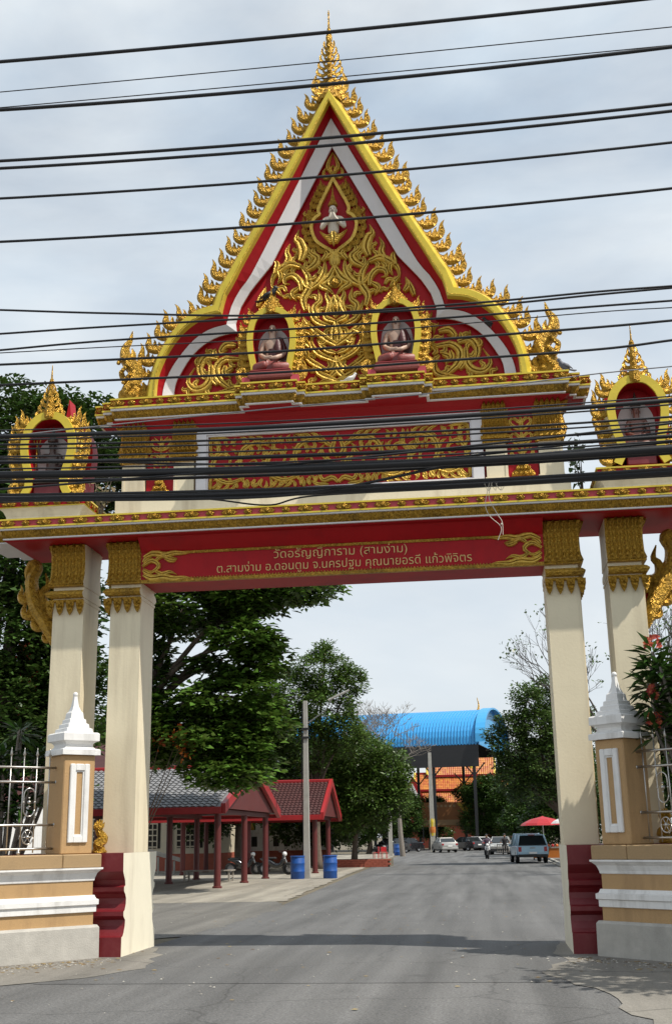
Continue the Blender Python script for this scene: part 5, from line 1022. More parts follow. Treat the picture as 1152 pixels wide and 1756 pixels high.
# bougainvillea sprays showing through the big tree
def spray(label, lobes, n, mt, base):
    rr = np.random.default_rng(int(abs(base[0]*10))); t = thing('flowering_vine', label, 'plant', base); b = np.array(base)
    c = np.array([lobes[i % len(lobes)] for i in range(n)]) + rr.normal(scale=.14, size=(n, 3)) - b; D = rr.normal(size=(n, 3)); put('blossom', leaf_mesh('blossom', c, D, rr.normal(size=(n, 3)), .11, .09, mt), t)
    m = MB()
    for l in lobes: m.tube(catmull([(0, 0, 0), tuple((np.array(l)-b)*.5+np.array((.1, 0, .2))), tuple(np.array(l)-b)], 7), list(np.linspace(.03, .008, 7)), 5)
    m.build('stem', 'bark', t)
spray('orange flowering vine showing through the big tree above the grey roof', [(-8.5, 18.6, 4.75), (-8.9, 18.7, 4.6), (-7.4, 18.5, 4.85), (-7.3, 18.4, 4.55), (-7.25, 18.5, 4.3), (-8.0, 18.5, 4.7)], 220, 'petal_orange', (-9.8, 20.2, 0))
spray('red flowering vine between the two left pillars', [(-11.2, 15.2, 7.2), (-11.2, 15.2, 6.6), (-11.1, 15.2, 6.2), (-11.2, 15.2, 5.3), (-10.9, 15.2, 4.6)], 160, 'petal_red', (-11.0, 15.4, 0))

# ------------------------------------------------------------------ pavilions and temple buildings
mat('tile_grey', (.19, .19, .195), .6, 0, .18, 3, .2, 20, dirt=((.10, .10, .10), .5, 1.2))
mat('tile_maroon', (.055, .013, .011), .6, 0, .2, 3, .2, 20, dirt=((.04, .02, .018), .5, 1.2))
mat('red_wood', (.30, .012, .014), .45, 0, .12, 4)
mat('column_red', (.10, .014, .012), .5, 0, .15, 4, dirt=((.08, .03, .025), .4, 3))
mat('cream_wall', (.55, .49, .37), .7, 0, .08, 1.5, dirt=((.35, .31, .24), .35, .8))
mat('dark_void', (.03, .026, .022), .9)
mat('blue_roof', (.045, .31, .62), .42, 0, .08, .3, dirt=((.03, .16, .36), .3, .15))
mat('tile_orange', (.46, .13, .02), .5, 0, .15, 1, island=.15)
mat('plastic_blue', (.012, .075, .30), .4, 0, .15, 4, dirt=((.05, .09, .20), .4, 5))
mat('plastic_red', (.40, .012, .016), .45)
mat('brick_red', (.33, .085, .05), .75, 0, .18, 6, .3, 30)
mat('metal_dark', (.03, .03, .032), .5, .4)
mat('wood_grey', (.30, .27, .23), .8, 0, .2, 8)
mat('pole_concrete', (.36, .345, .31), .85, 0, .14, 4, .2, 40, dirt=((.18, .17, .15), .4, 2), streak=.7)
def slope(mb, x0, x1, ye, ze, yr, zr, th=.05): mb.add([(x0, ye, ze), (x1, ye, ze), (x1, yr, zr), (x0, yr, zr), (x0, ye, ze-th), (x1, ye, ze-th), (x1, yr, zr-th), (x0, yr, zr-th)], [(0, 1, 2, 3), (7, 6, 5, 4), (0, 4, 5, 1), (1, 5, 6, 2), (2, 6, 7, 3), (3, 7, 4, 0)]); return mb
def tiles(par, x0, x1, ye, ze, yr, zr, mt, tw, tl):
    """rolled roof tiles, one barrel each, laid in overlapping courses"""
    L_ = math.hypot(yr-ye, zr-ze); nr = int(L_/tl); nc = int((x1-x0)/tw); dy, dz = (yr-ye)/L_, (zr-ze)/L_; m = MB(); V = []; F = []
    ny, nz = (-dz, dy) if dy > 0 else (dz, -dy)
    for r_ in range(nr):
        for c in range(nc):
            x = x0+(c+.5)*tw; o = len(V)
            for e, lift in ((0, .045), (1.08, .012)):
                y = ye+dy*tl*(r_+e); z = ze+dz*tl*(r_+e)
                for u, q in ((-.5, 0), (-.25, .6), (0, 1), (.25, .6), (.5, 0)): hh = lift + q*.045; V.append((x+u*tw, y+ny*hh, z+nz*hh))
            F += [(o+i, o+i+1, o+6+i, o+5+i) for i in range(4)]; F.append((o, o+1, o+2, o+3, o+4)[::-1])
    m.add(V, F); o = m.build('roof_tiles', mt, par); o['kind'] = 'stuff'; return o
def pavilion(label, xs, ys, h, x0, x1, ye0, ye1, ze, zr, tile_mt, bargeL=False, tw=.22, tl=.33, closer=0):
    yr = (ye0+ye1)/2; t = thing('open_pavilion', label, 'pavilion', (x1, ye0, 0)); off = (-x1, -ye0, 0)
    def B(m, nm, mt, par=t, **k):
        o = m.build(nm, mt, par, **k); o.location = off if par is t else (0, 0, 0); return o
    for x in xs:
        for y in ys:
            m = MB(); m.lathe([(.17, 0), (.17, .06), (.125, .08), (.12, h)], 12, (x, y, 0)); B(m, 'column', 'column_red', angle=40)
    rf = B(slope(slope(MB(), x0, x1, ye0, ze, yr, zr), x0, x1, ye1, ze, yr, zr), 'roof', tile_mt)
    tiles(rf, x0, x1, ye0, ze, yr, zr, tile_mt, tw, tl)
    MB().bbox(x0, x1+.05, ye0-.10, ye0-.02, ze-.20, ze+.03, .01).build('fascia', 'red_wood', rf); MB().bbox(x0, x1+.05, ye1+.02, ye1+.1, ze-.2, ze+.03, .01).build('fascia', 'red_wood', rf)
    MB().bbox(x0, x1+.1, yr-.14, yr+.14, zr-.03, zr+.13, .03).build('ridge_cap', 'red_wood', rf)
    for xx in (x1+.03,):
        for yy in (ye0, ye1):
            m = MB(); n = Vector((0, -(zr-ze), yr-yy)).normalized(); 
            m.add([(xx+dx, y, z+dz) for dx in (0, .16) for y, z in ((yy, ze), (yr, zr)) for dz in (-.20, .14)], [(0, 1, 3, 2), (4, 6, 7, 5), (0, 4, 5, 1), (2, 3, 7, 6), (1, 5, 7, 3), (0, 2, 6, 4)]); m.build('bargeboard', 'red_wood', rf)
        m = MB(); m.prism([(ye0+.3, ze), (ye1-.3, ze), (yr, zr-.12)], 'x', xx-.10, xx-.04); m.build('gable_board', 'column_red', rf)
    for x in xs: MB().box(x-.06, x+.06, ye0+.3, ye1-.3, h-.02, h+.14).build('tie_beam', 'column_red', rf)
    for y in ys: MB().box(x0+.2, x1-.1, y-.05, y+.05, h+.14, h+.28).build('plate_beam', 'column_red', rf)
    return t
pavilion('open pavilion with grey tiled roof and dark red columns under the big tree', (-7.15, -10.1, -13.0), (23.0, 27.6, 32.0), 2.5, -14.5, -6.85, 22.0, 33.0, 2.66, 4.3, 'tile_grey')
pavilion('open pavilion with maroon roof and bright red bargeboards behind the lamp pole', (-6.0, -9.2, -12.4), (38.6, 43.4), 2.5, -14.0, -5.6, 37.5, 44.5, 2.62, 4.3, 'tile_maroon', tw=.19, tl=.27)
# ground slab of the pavilions, bench and table
t = thing('wooden_bench', 'low grey wooden platform bench under the grey-roofed pavilion', 'bench', (-9.0, 29.6, 0))
for k in range(5): MB().bbox(-1.0, 1.0, -.42+.175*k, -.27+.175*k, .40, .44, .008).build('seat_plank', 'wood_grey', t)
for x in (-.9, .9):
    for y in (-.36, .36): MB().box(x-.035, x+.035, y-.035, y+.035, 0, .398).build('leg', 'wood_grey', t)
    MB().box(x-.025, x+.025, -.32, .32, .16, .21).build('stretcher', 'wood_grey', t)
# cream hall with lattice windows
t = thing('cream_hall', 'cream hall with lattice openings and dark red base behind the left pavilion', 'building', (-14, 47, 0))
MB().box(-14, 1.4, 0, 9, .9, 4.6).build('wall', 'cream_wall', t); MB().box(-14.05, 1.45, -.06, 9.05, 0, .9).build('base', 'brick_red', t)
rf = slope(slope(MB(), -14.6, 2.0, -.9, 4.4, 4.5, 7.6, .12), -14.6, 2.0, 9.9, 4.4, 4.5, 7.6, .12).build('roof', 'tile_maroon', t); MB().box(-14.6, 2.05, -1.0, -.92, 4.2, 4.45).build('fascia', 'red_wood', rf)
for k in range(6):
    x = -12.2+k*2.4; wv = MB().box(x-.75, x+.75, -.02, .02, 1.2, 2.9).build('window', 'dark_void', t)
    for q in range(6): MB().box(x-.75+.26*q, x-.70+.26*q, -.07, -.025, 1.2, 2.9).build('lattice_bar', 'cream_wall', wv)
    for q in range(6): MB().box(x-.75, x+.6, -.065, -.03, 1.25+.31*q, 1.31+.31*q).build('lattice_bar', 'cream_wall', wv)
for k in range(7): MB().box(-13.6+k*2.4, -13.2+k*2.4, -.14, .0, .9, 4.5).build('pilaster', 'cream_wall', t)
# stair rail in front of it
t = thing('stair_balustrade', 'grey sloping stair balustrade before the cream hall', 'balustrade', (-15.2, 42.0, 0))
m = MB(); m.add([(0, y, z) for y in (0, .18) for z in (0,)] , []); m.prism([(-2.0, 1.55), (1.8, .55), (1.8, .75), (-2.0, 1.75)], 'y', 0, .2); m.build('handrail', 'concrete', t)
for k in range(9): x = -1.9+.42*k; MB().box(x-.05, x+.05, .05, .15, 0, 1.5-.263*(x+2)).build('baluster', 'concrete', t)
# white shrine wall with gilt finials
t = thing('shrine_wall', 'white shrine wall with small gilt finials and red base behind the pavilions', 'wall', (-11.6, 55, 0))
MB().box(-4.4, 4.0, 0, .5, .9, 2.0).build('wall_panel', 'white_paint', t); MB().box(-4.45, 4.05, -.06, .56, 0, .9).build('base', 'brick_red', t); MB().box(-4.5, 4.1, -.1, .6, 2.0, 2.14).build('coping', 'white_paint', t)
for k in range(5):
    x = -4.0+k*1.9; MB().box(x-.25, x+.25, -.03, .53, 2.14, 2.75).build('pier', 'white_paint', t)
    for q in (-.3, .3): m = MB(); m.lathe([(.16, 0), (.19, .1), (.12, .25), (.05, .4), (.01, .65)], 8, (x+q*1.9, .25, 2.14)); m.build('finial', 'gold', t, smooth=True)
for k in range(12): MB().box(-4.1+k*.68, -3.75+k*.68, -.03, .0, 1.15, 1.75).build('panel', 'dark_void' if k % 3 else 'white_paint', t)
# house behind the left railing
t = thing('white_house', 'small white house with louvred window behind the left railing', 'building', (-9.4, 7.0, 0))
MB().box(-3, 1.2, 0, 3, 0, 2.4).build('wall', 'white_paint', t)
w_ = MB().box(-.2, .6, -.05, .0, 1.1, 1.9).build('window', 'dark_void', t); MB().box(.18, .22, -.07, -.05, 1.1, 1.9).build('mullion', 'white_paint', w_); MB().box(-.2, .6, -.07, -.05, 1.48, 1.52).build('mullion', 'white_paint', w_)
rf = slope(MB(), -3.3, 1.5, -.5, 2.35, 3.4, 3.2, .08).build('roof', 'tile_maroon', t)

# ------------------------------------------------------------------ blue-roofed hall and the temple inside
t = thing('blue_roofed_hall', 'large hall with bright blue ribbed barrel roof at the end of the drive', 'building', (0, 126, 0), R(-8))
X0, X1, Wd, ZE, ZT = -22.0, 3.2, 11.0, 11.4, 16.1
arc = [(-Wd*math.cos(a), ZE + (ZT-ZE)*math.sin(a)**.8) for a in np.linspace(0, math.pi, 25)]
n_rib = 70; xs = []
rings_ = []
for k in range(n_rib):
    xa = X0+(X1-X0)*k/n_rib; st = (X1-X0)/n_rib
    for u, o in ((0, 0), (.62, 0), (.70, .10), (.92, .10)): rings_.append([(xa+u*st, y*(1+o/Wd), z+o) for y, z in arc])
m = MB(); m.rings(rings_, close=False); rf = m.build('roof', 'blue_roof', t)
m = MB(); m.rings([[(X0, y*.985, z-.12) for y, z in arc], [(X1, y*.985, z-.12) for y, z in arc]], close=False); m.build('roof_lining', 'metal_dark', rf)
m = MB(); m.prism([(y*1.0, z) for y, z in arc] + [(Wd*.0, ZE)], 'x', X1+.0, X1+.12); m.build('end_panel', 'blue_roof', rf)
m = MB(); m.rings([[(X1-.2, y*1.05, z+.25-.0) for y, z in arc], [(X1+.9, y*1.05, z+.25) for y, z in arc], [(X1+.9, y*1.02, z+.05) for y, z in arc]], close=False); m.build('end_hood', 'blue_roof', rf)
MB().box(X0, X1, -Wd-.05, -Wd+.06, ZE-2.4, ZE).build('eaves_panel', 'metal_dark', t)
for x in (-20, -14, -8, -2, 2.6):
    for y in (-Wd+.3, Wd-.3):
        c = MB().box(x-.16, x+.16, y-.16, y+.16, 0, ZE-.2).build('post', 'metal_dark', t)
        for s2 in (-1, 1): m = MB(); m.tube([(x, y, ZE-3.4), (x+s2*1.2, y, ZE-2.0)], .08, 6); m.build('brace', 'metal_dark', c)
t = thing('ordination_hall', 'temple hall with orange tiled roofs and red gables beneath the blue roof', 'temple', (-1.2, 147, 0))
MB().box(-7.4, 7.6, 0, 10, 0, 4.9).build('wall', 'brick_red', t)
for k, (x0, x1, z0, z1, y0) in enumerate(((-8.4, 8.6, 5.0, 8.0, -1.2), (-6.4, 6.6, 7.8, 10.0, .6), (-4.6, 4.8, 9.8, 13.4, 2.2))):
    r_ = slope(MB(), x0, x1, y0, z0, y0+2.4, z1, .12).build('roof_tier', 'tile_orange', t)
    tiles(r_, x0, x1, y0, z0, y0+2.4, z1, 'tile_orange', .3, .34); MB().box(x0-.1, x1+.1, y0-.10, y0+.02, z0-.22, z0+.06).build('eaves_board', 'red_wood', r_)
    MB().box(x0-.15, x1+.15, y0+2.38, y0+2.6, z1-.1, z1+.28).build('ridge_board', 'red_wood', r_)
    for s2, xx in ((-1, x0), (1, x1)):
        m = MB(); m.tube(catmull([(xx, y0-.05, z0), (xx+s2*.1, y0+1.1, z0+(z1-z0)*.42), (xx, y0+2.4, z1+.2)], 8), .16, 6); m.build('bargeboard', 'gold_flat', r_)
m = MB(); m.prism([(-8.6, 5.4), (-4.4, 5.4), (-6.5, 9.6)], 'y', -1.9, -1.6); m.build('porch_gable', 'red_wood', t)
m = MB(); m.prism([(-8.0, 5.5), (-5.0, 5.5), (-6.5, 8.6)], 'y', -2.05, -1.92); m.build('porch_panel', 'white_paint', t)
m = MB(); q = catmull([(1.6, 3, 16.4), (1.9, 3, 17.6), (2.7, 3, 18.4), (3.1, 3, 19.4), (2.9, 3, 20.6)], 14); m.tube(q, np.linspace(.34, .04, 14), 8); m.build('roof_finial', 'gold', t, smooth=True)
m = MB(); m.tube([(1.6, 3, 10.0), (1.6, 3, 16.6)], .3, 8); m.build('finial_mast', 'gold_flat', t)
# banner on its frame
t = thing('banner', 'wide dark orange banner with yellow rays on posts at the end of the drive', 'banner', (-2.1, 119.5, 0))
mat('banner_print', (.20, .075, .018), .7, 0, .25, .8); mat('banner_ray', (.42, .28, .03), .7, 0, .1, 1); mat('banner_pale', (.24, .15, .07), .7, 0, .1, 1)
MB().box(-3.1, 3.1, 0, .04, 2.6, 5.3).build('banner_sheet', 'banner_print', t); MB().box(-3.0, 3.0, -.012, -.004, 2.75, 3.35).build('lower_stripe', 'banner_pale', t)
for k in range(3): a = R(52+13*k); m = MB(); m.add([(2.9, -.010-.001*k, 2.7), (max(.2, 2.9-3.2*math.cos(a)), -.010-.001*k, min(5.2, 2.7+2.9*math.sin(a)*1.2)), (max(.5, 2.9-2.8*math.cos(a+.09)), -.010-.001*k, min(5.2, 2.7+2.9*math.sin(a+.09)*1.2))], [(0, 1, 2)]); m.build('ray', 'banner_ray', t)
for k in range(7): MB().box(-2.4+.48*k, -2.1+.48*k, -.02, -.005, 4.75, 5.02).build('print_block', 'banner_pale', t)
for x in (-3.0, 3.0): m = MB(); m.tube([(x, .1, 0), (x, .1, 5.4)], .06, 8); m.build('post', 'metal_dark', t)
# ------------------------------------------------------------------ poles, drums, planter, stall
def pole(label, loc, h, r, arm=None, sash=False):
    t = thing('utility_pole', label, 'pole', loc); m = MB(); rs = [[(s*(r*(1-.35*k)), q*(r*(1-.35*k)), z) for s, q in ((-1, -1), (1, -1), (1, 1), (-1, 1))] for k, z in ((0, 0), (1, h))]; m.rings(rs); m.build('shaft', 'pole_concrete', t)
    if arm:
        m = MB(); m.tube([(0, 0, h*.86), (arm[0]*.45, 0, h*.94), (arm[0]*.62, 0, arm[1]-.3)], .025, 6); m.build('lamp_arm', 'steel', t)
        m = MB(); m.tube([(arm[0]*.52, 0, arm[1]-.40), (arm[0], 0, arm[1])], .048, 8, (1, .6)); m.build('lamp_head', 'pole_concrete', t)
        m = MB(); m.tube(catmull([(-.14, 0, h*.98), (-.17, -.05, h*.6), (-.14, -.05, .9)], 12), .018, 5); m.build('service_cable', 'cable', t)
        for z in (.78, .83): MB().box(-.16, .16, -.14, -.10, h*z, h*z+.09).build('bracket', 'metal_dark', t)
    if sash:
        m = MB(); m.lathe([(.26, 1.6), (.30, 2.0), (.26, 2.5), (.28, 3.0), (.24, 3.3)], 10); m.build('yellow_sash', 'gold_flat', t)
        m = MB(); m.lathe([(.31, 1.9), (.33, 2.2), (.30, 2.5)], 10); m.build('orange_sash', 'tile_orange', t)
pole('concrete lamp pole with slanted lamp beside the blue drums', (-5.30, 31.4, 0), 7.25, .125, (1.9, 7.65))
pole('short concrete pole left of the drive before the distant blue drum', (-6.2, 86, 0), 6.2, .17)
pole('tall pole wrapped with a yellow sash in front of the banner', (-3.35, 104, 0), 9.9, .24, None, True)
def drum(label, loc, s=1.):
    t = thing('plastic_drum', label, 'drum', loc, random.uniform(0, 3), 'blue drums'); t.scale = (s,)*3
    m = MB(); m.lathe([(.27, 0), (.285, .02), (.285, .26), (.297, .28), (.297, .31), (.285, .33), (.29, .58), (.300, .60), (.300, .63), (.288, .65), (.28, .86), (.26, .90)], 24); m.build('barrel', 'plastic_blue', t, angle=40)
    m = MB(); m.lathe([(.29, .86), (.305, .87), (.305, .905), (.285, .91)], 24); m.build('rim', 'plastic_blue', t, angle=40)
drum('blue plastic drum touching the left side of the lamp pole', (-5.66, 31.2, 0)); drum('blue plastic drum standing alone right of the lamp pole', (-4.33, 31.3, 0)); drum('distant blue plastic drum by the short pole', (-5.75, 87.5, 0), 1.05)
t = thing('brick_planter', 'low red brick planter around the bushy tree', 'planter', (-5.4, 50, 0))
for i in range(12):
    for j in range(4): MB().bbox(-2.0+.335*i+(.16 if j % 2 else 0), -1.675+.335*i+(.16 if j % 2 else 0), -1.5, -1.3, .105*j, .10+.105*j, .008).build('brick', 'brick_red', t)
MB().box(-1.98, 2.1, -1.29, 1.3, 0, .40).build('soil_bed', 'earth', t)
def chair(label, loc, rz):
    t = thing('plastic_chair', label, 'chair', loc, rz, 'red plastic chairs')
    MB().bbox(-.22, .22, -.22, .22, .42, .45, .01).build('seat', 'plastic_red', t); MB().bbox(-.2, .2, .19, .22, .5, .85, .01).build('backrest', 'plastic_red', t)
    for x in (-.19, .19):
        for y in (-.19, .19): MB().box(x-.02, x+.02, y-.02, y+.02, 0, .42 if y < 0 else .86).build('leg', 'plastic_red', t)
chair('red plastic chair nearest the short pole at the left kerb', (-5.75, 74, 0), .3); chair('red plastic chair a step behind the other by the left kerb', (-6.5, 75.5, 0), -1.2)
t = thing('market_umbrella', 'red market umbrella over a stall beside the pickup', 'umbrella', (5.7, 60, 0))
m = MB(); m.lathe([(1.45, 2.12), (1.30, 2.26), (.8, 2.50), (.1, 2.66), (.03, 2.70)], 10); m.build('canopy', 'plastic_red', t); m = MB(); m.tube([(0, 0, 0), (0, 0, 2.65)], .03, 8); m.build('pole', 'steel', t)
t = thing('market_umbrella', 'white market umbrella partly hidden by the right pillar', 'umbrella', (7.4, 58, 0))
m = MB(); m.lathe([(1.3, 2.2), (1.15, 2.34), (.7, 2.55), (.1, 2.7), (.03, 2.74)], 10); m.build('canopy', 'white_paint', t); m = MB(); m.tube([(0, 0, 0), (0, 0, 2.7)], .03, 8); m.build('pole', 'steel', t)
t = thing('food_stall', 'small stall with orange goods under the red umbrella', 'stall', (5.9, 61, 0))
MB().box(-.9, .9, -.4, .4, .7, .78).build('counter', 'wood_grey', t); MB().box(-.85, .85, -.36, -.33, .1, .7).build('front_cloth', 'tile_orange', t)
for x in (-.85, .85): MB().box(x-.03, x+.03, -.35, .35, 0, .7).build('leg', 'metal_dark', t)
for k in range(6): m = MB(); m.ball((-.7+.27*k, -.1, .86), .10, 8, 6); m.build('goods', 'petal_orange' if k % 2 else 'plastic_red', t, smooth=True)
# ------------------------------------------------------------------ vehicles and rider
mat('paint_silver', (.42, .41, .38), .3, .5, .05, 2, coat=.6); mat('paint_black', (.012, .012, .014), .25, 0, .05, 2, coat=.8); mat('paint_white', (.75, .75, .74), .3, 0, .04, 2, coat=.6); mat('paint_blue', (.33, .50, .62), .3, .25, .05, 2, coat=.6)
mat('glass', (.015, .018, .02), .06, 0, .02, 2); mat('tyre', (.012, .012, .012), .85); mat('rim_alloy', (.35, .35, .36), .35, .8); mat('tail_red', (.32, .01, .012), .25, 0, .05, 2, coat=.5); mat('lamp_clear', (.7, .7, .68), .15, 0, .03, 2, coat=.6); mat('trim_black', (.02, .02, .02), .6); mat('plate_white', (.75, .75, .72), .5)
def rrect(hw, z0, z1, y, b=.08): b = min(b, (z1-z0)*.4, hw*.4); return [(-hw+b, y, z0), (hw-b, y, z0), (hw, y, z0+b), (hw, y, z1-b), (hw-b, y, z1), (-hw+b, y, z1), (-hw, y, z1-b), (-hw, y, z0+b)]
def wheel(par, x, y, r, w=.2):
    m = MB(); pr = [(r*.62, -w/2), (r*.94, -w/2), (r, -w*.3), (r, w*.3), (r*.94, w/2), (r*.62, w/2)]
    v = []; f = []; n = 18
    for rr_, o in pr:
        for k in range(n): a = 2*math.pi*k/n; v.append((x+o, y+rr_*math.cos(a), r+rr_*math.sin(a)))
    for i in range(len(pr)-1):
        for k in range(n): j = (k+1) % n; f.append((i*n+k, i*n+j, (i+1)*n+j, (i+1)*n+k))
    m.add(v, f); wl = m.build('wheel', 'tyre', par, smooth=True)
    m = MB(); s2 = 1 if x > 0 else -1
    for rr_, o in ((r*.64, w*.42*s2),): m.add([(x+o, y+rr_*math.cos(2*math.pi*k/n), r+rr_*math.sin(2*math.pi*k/n)) for k in range(n)] + [(x+o*.6, y, r)], [(k, (k+1) % n, n) for k in range(n)])
    m.build('rim', 'rim_alloy', wl)
def car(name, label, loc, rz, paint, kind='sedan', tail='rear'):
    """length along local y, rear end at -y"""
    t = thing(name, label, 'pickup' if kind == 'pickup' else 'car', loc, rz); m = MB()
    if kind == 'pickup':
        L2, W, r = 2.55, .90, .37
        m.rings([rrect(W*.93, .50, .98, -L2, .05), rrect(W, .46, 1.08, -L2+.06), rrect(W, .42, 1.10, -1.0), rrect(W, .40, 1.08, .9), rrect(W*.98, .40, 1.08, 1.6), rrect(W*.93, .42, 1.0, 2.4), rrect(W*.82, .45, .85, L2, .06)])
        cab = [(-.75, 1.08, 1.12, .86, .84), (-.62, 1.08, 1.76, .86, .72), (.55, 1.08, 1.80, .86, .72), (1.35, 1.08, 1.12, .86, .82)]
        cap = [(-L2+.08, 1.08, 1.12, .84, .80), (-L2+.42, 1.08, 1.72, .84, .68), (-.78, 1.08, 1.74, .84, .70), (-.74, 1.08, 1.5, .84, .74)]
    else:
        L2, W, r = 2.2, .86, .31
        m.rings([rrect(W*.86, .38, .72, -L2, .06), rrect(W*.97, .30, .98, -L2+.12), rrect(W, .26, 1.0, -1.5), rrect(W, .24, .98, -.6), rrect(W, .24, .96, .8), rrect(W*.98, .26, .92, 1.4), rrect(W*.93, .28, .80, 2.05), rrect(W*.8, .32, .66, L2, .06)])
        cab = [(-1.55, .96, 1.0, .80, .76), (-.85, .96, 1.38, .80, .62), (.25, .96, 1.42, .80, .62), (1.15, .94, .98, .80, .74)]; cap = None
    b = m.build('body', paint, t, angle=35)
    def glasshouse(st, nm):
        rs = [[(-wb, y, z0), (wb, y, z0), (wt, y, z1), (-wt, y, z1)] for y, z0, z1, wb, wt in st]
        g = MB().rings(rs).build(nm, 'glass', t)
        m = MB(); (y1, _, za, _, wa), (y2, _, zb, _, wb2) = st[1], st[2]; m.rings([[(-wa-.012, y1-.05, za-.035), (wa+.012, y1-.05, za-.035), (wa-.04, y1-.02, za+.02), (-wa+.04, y1-.02, za+.02)], [(-wb2-.012, y2+.05, zb-.035), (wb2+.012, y2+.05, zb-.035), (wb2-.04, y2+.02, zb+.02), (-wb2+.04, y2+.02, zb+.02)]]); m.build('roof', paint, g)
        for s2 in (-1, 1):
            for i, j in ((0, 1), (3, 2)):
                m = MB(); m.tube([(s2*st[i][3]*.99, st[i][0], st[i][1]), (s2*(st[j][4]+.0), st[j][0], st[j][2])], .05, 6); m.build('pillar', paint, g, smooth=True)
            ym = (st[1][0]+st[2][0])/2; m = MB(); m.tube([(s2*st[1][3], ym, st[1][1]), (s2*st[1][4], ym, st[1][2])], .045, 6); m.build('pillar', paint, g)
        return g
    glasshouse(cab, 'cabin')
    if cap: glasshouse(cap, 'canopy'); MB().bbox(-.84, .84, -L2-.012, -L2+.03, .62, 1.07, .02).build('tailgate', paint, t)
    for s2 in (-1, 1):
        for y in (-L2*.60, L2*.62): wheel(t, s2*(W-.10), y, r)
        MB().bbox(s2*W*.80-.10, s2*W*.80+.10, -L2-.02, -L2+.12, .68 if kind != 'pickup' else .70, .86 if kind != 'pickup' else 1.02, .02).build('tail_lamp', 'tail_red', t)
        MB().bbox(s2*W*.66-.14, s2*W*.66+.14, L2-.14, L2-.02, .62, .76, .03).build('headlight', 'lamp_clear', t)
        MB().bbox(s2*(W+.10)-.08, s2*(W+.10)+.08, .72, .84, 1.0, 1.14, .03).build('wing_mirror', paint, t)
    bz = .50 if kind == 'pickup' else .42
    MB().bbox(-W*.94, W*.94, -L2-.09, -L2+.08, bz-.12, bz+.06, .03).build('rear_bumper', 'trim_black' if kind == 'pickup' else paint, t)
    MB().bbox(-.22, .22, -L2-.11, -L2-.08, bz+(.08 if kind == 'pickup' else .14), bz+(.20 if kind == 'pickup' else .26), .005).build('number_plate', 'plate_white', t)
    MB().bbox(-W*.92, W*.92, L2-.06, L2+.06, bz-.14, bz+.08, .03).build('front_bumper', 'trim_black', t)
    if kind == 'pickup': MB().bbox(-.16, .16, -L2-.03, -L2+.02, .90, .97, .01).build('tailgate_handle', 'rim_alloy', t); MB().bbox(-.18, .18, -L2+.34, -L2+.42, 1.70, 1.75, .01).build('brake_lamp', 'tail_red', t)
    return t
car('pickup_truck', 'light blue pickup with canopy seen from behind on the right of the drive', (4.45, 53.5, 0), R(4), 'paint_blue', 'pickup').scale = (1, 1, .90)
car('sedan_car', 'silver sedan seen from behind in the middle of the far drive', (-2.1, 101, 0), R(16), 'paint_silver')
car('sedan_car', 'black car parked just right of the silver sedan', (-.1, 111, 0), R(38), 'paint_black')
car('sedan_car', 'white car parked behind the black car, right of the silver sedan', (1.1, 114.5, 0), R(42), 'paint_white')
car('sedan_car', 'black car parked by the distant blue drum at the left kerb', (-7.3, 101, 0), R(150), 'paint_black')
car('sedan_car', 'dark car parked in shade beyond the one by the blue drum', (-6.6, 109, 0), R(140), 'paint_black')
car('minivan', 'silver-fronted car standing behind the motorcycle and sidecar', (3.2, 84, 0), R(176), 'paint_silver')
car('sedan_car', 'dark car half hidden behind the left side of the pickup', (5.0, 74, 0), R(3), 'paint_black')

mat('shirt_purple', (.09, .06, .09), .8); mat('trousers_dark', (.02, .02, .025), .8); mat('skin', (.28, .15, .09), .6); mat('hair_black', (.01, .009, .008), .5); mat('cloth_dark', (.035, .03, .03), .85)
def moto(label, loc, rz, paint, group=None):
    """front wheel towards local -y"""
    t = thing('motorcycle', label, 'motorcycle', loc, rz, group)
    for y in (-.62, .62): wheel(t, .001, y, .28, .10)
    m = MB(); m.tube([(0, -.62, .28), (0, -.45, .72), (0, -.36, .98)], [.04, .045, .04], 7); m.build('fork', 'steel', t)
    m = MB(); m.tube(catmull([(0, -.42, .75), (0, -.25, .45), (0, .05, .42), (0, .35, .62), (0, .75, .72)], 12), list(np.interp(np.linspace(0, 1, 12), (0, .3, .7, 1), (.10, .12, .15, .05))), 8); m.build('body', paint, t, smooth=True)
    MB().bbox(-.12, .12, -.02, .66, .70, .79, .03).build('seat', 'trim_black', t)
    m = MB(); m.tube([(-.34, -.28, 1.03), (-.12, -.36, 1.0), (.12, -.36, 1.0), (.34, -.28, 1.03)], .018, 6); m.build('handlebar', 'trim_black', t)
    m = MB(); m.ball((0, -.44, .92), .11, 10, 7); m.build('headlight', 'lamp_clear', t, smooth=True); MB().bbox(-.17, .17, -.44, -.36, .58, .88, .04).build('front_cowl', 'paint_white' if group is None else paint, t)
    m = MB(); m.tube([(.12, -.05, .3), (.14, .75, .38)], .04, 7); m.build('exhaust', 'steel', t)
    return t
moto('motorcycle with rider coming down the drive beside the pickup', (2.05, 66, 0), R(6), 'paint_black')
moto('parked motorcycle nearest the columns of the maroon-roofed pavilion', (-7.6, 37.0, 0), R(80), 'paint_black', 'motorcycles parked under the pavilion'); moto('parked motorcycle behind the nearer one under the maroon-roofed pavilion', (-9.3, 38.0, 0), R(95), 'paint_black', 'motorcycles parked under the pavilion')
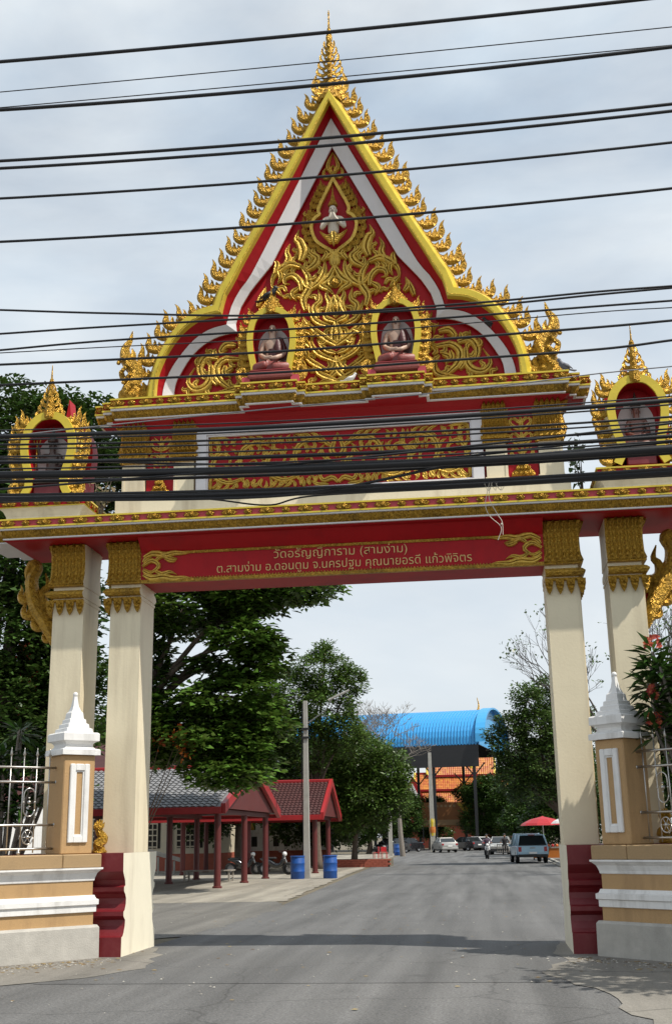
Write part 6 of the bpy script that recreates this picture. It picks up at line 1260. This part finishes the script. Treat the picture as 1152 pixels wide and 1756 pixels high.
# sidecar cart with its roof frame
t = thing('sidecar_cart', 'dark sidecar cart with slatted front attached beside the motorcycle', 'sidecar', (3.25, 66.3, 0), R(4))
wheel(t, .62, .1, .28, .10); MB().bbox(-.55, .55, -.9, .9, .38, .44, .01).build('floor', 'metal_dark', t)
for k in range(8): MB().box(-.55+.15*k, -.51+.15*k, -.92, -.89, .42, .92).build('slat', 'wood_grey', t)
for z in (.62, .92): MB().box(-.56, .56, -.94, -.88, z, z+.04).build('rail', 'metal_dark', t)
for x in (-.54, .54): MB().box(x-.02, x+.02, -.9, .9, .70, .74).build('side_rail', 'metal_dark', t); MB().box(x-.02, x+.02, -.9, -.86, .44, 1.0).build('corner_post', 'metal_dark', t)
def seated(label, loc, rz, shirt, s=1.):
    t = thing('person', label, 'person', loc, rz)
    P = dict(pelvis=((0, .05, .82), .15), belly=((0, .03, .98), (.15, .11)), chest=((0, -.02, 1.20), (.18, .12)), neck=((0, -.04, 1.38), .055))
    Ed = [('pelvis', 'belly'), ('belly', 'chest'), ('chest', 'neck')]
    for s2, q in ((1, 'l'), (-1, 'r')): P['s'+q] = ((s2*.20, -.02, 1.30), .065); P['e'+q] = ((s2*.30, -.16, 1.08), .05); P['w'+q] = ((s2*.30, -.33, 1.06), .038); Ed += [('chest', 's'+q), ('s'+q, 'e'+q), ('e'+q, 'w'+q)]
    Hd = dict(h0=((0, -.05, 1.36), .05), h1=((0, -.07, 1.50), (.085, .10)), h2=((0, -.06, 1.60), (.075, .085)))
    Lg = dict(p=((0, .05, .80), .15)); LE = []
    for s2, q in ((1, 'l'), (-1, 'r')): Lg['h'+q] = ((s2*.11, .0, .80), .10); Lg['k'+q] = ((s2*.17, -.34, .68), .075); Lg['a'+q] = ((s2*.16, -.22, .30), .05); Lg['t'+q] = ((s2*.16, -.36, .26), .04); LE += [('p', 'h'+q), ('h'+q, 'k'+q), ('k'+q, 'a'+q), ('a'+q, 't'+q)]
    put('body', merge_meshes([(skin_mesh(P, Ed), 0), (skin_mesh(Hd, [('h0', 'h1'), ('h1', 'h2')]), 1), (skin_mesh(Lg, LE), 2)], [shirt, 'skin', 'trousers_dark'], 'body'), t)
    m = MB(); m.ball((0, -.045, 1.585), .105, 10, 7, sc=(.9, 1, .85)); m.build('hair', 'hair_black', t, smooth=True)
    for s2 in (1, -1):
        m = MB()
        for k in range(4): m.tube([(s2*(.28+.018*k), -.34, 1.06), (s2*(.28+.02*k), -.385, 1.055), (s2*(.28+.02*k), -.385, 1.02)], [.011, .010, .008], 5)
        m.tube([(s2*.265, -.33, 1.05), (s2*.25, -.36, 1.03)], [.012, .009], 5); m.ball((s2*.30, -.33, 1.06), .04, 7, 5); m.build('hand', 'skin', t, smooth=True)
seated('rider in dark purple shirt on the motorcycle coming down the drive', (2.05, 66.15, 0), R(6), 'shirt_purple')
seated('passenger in dark clothes sitting in the sidecar cart', (3.3, 66.6, .0), R(4), 'cloth_dark')
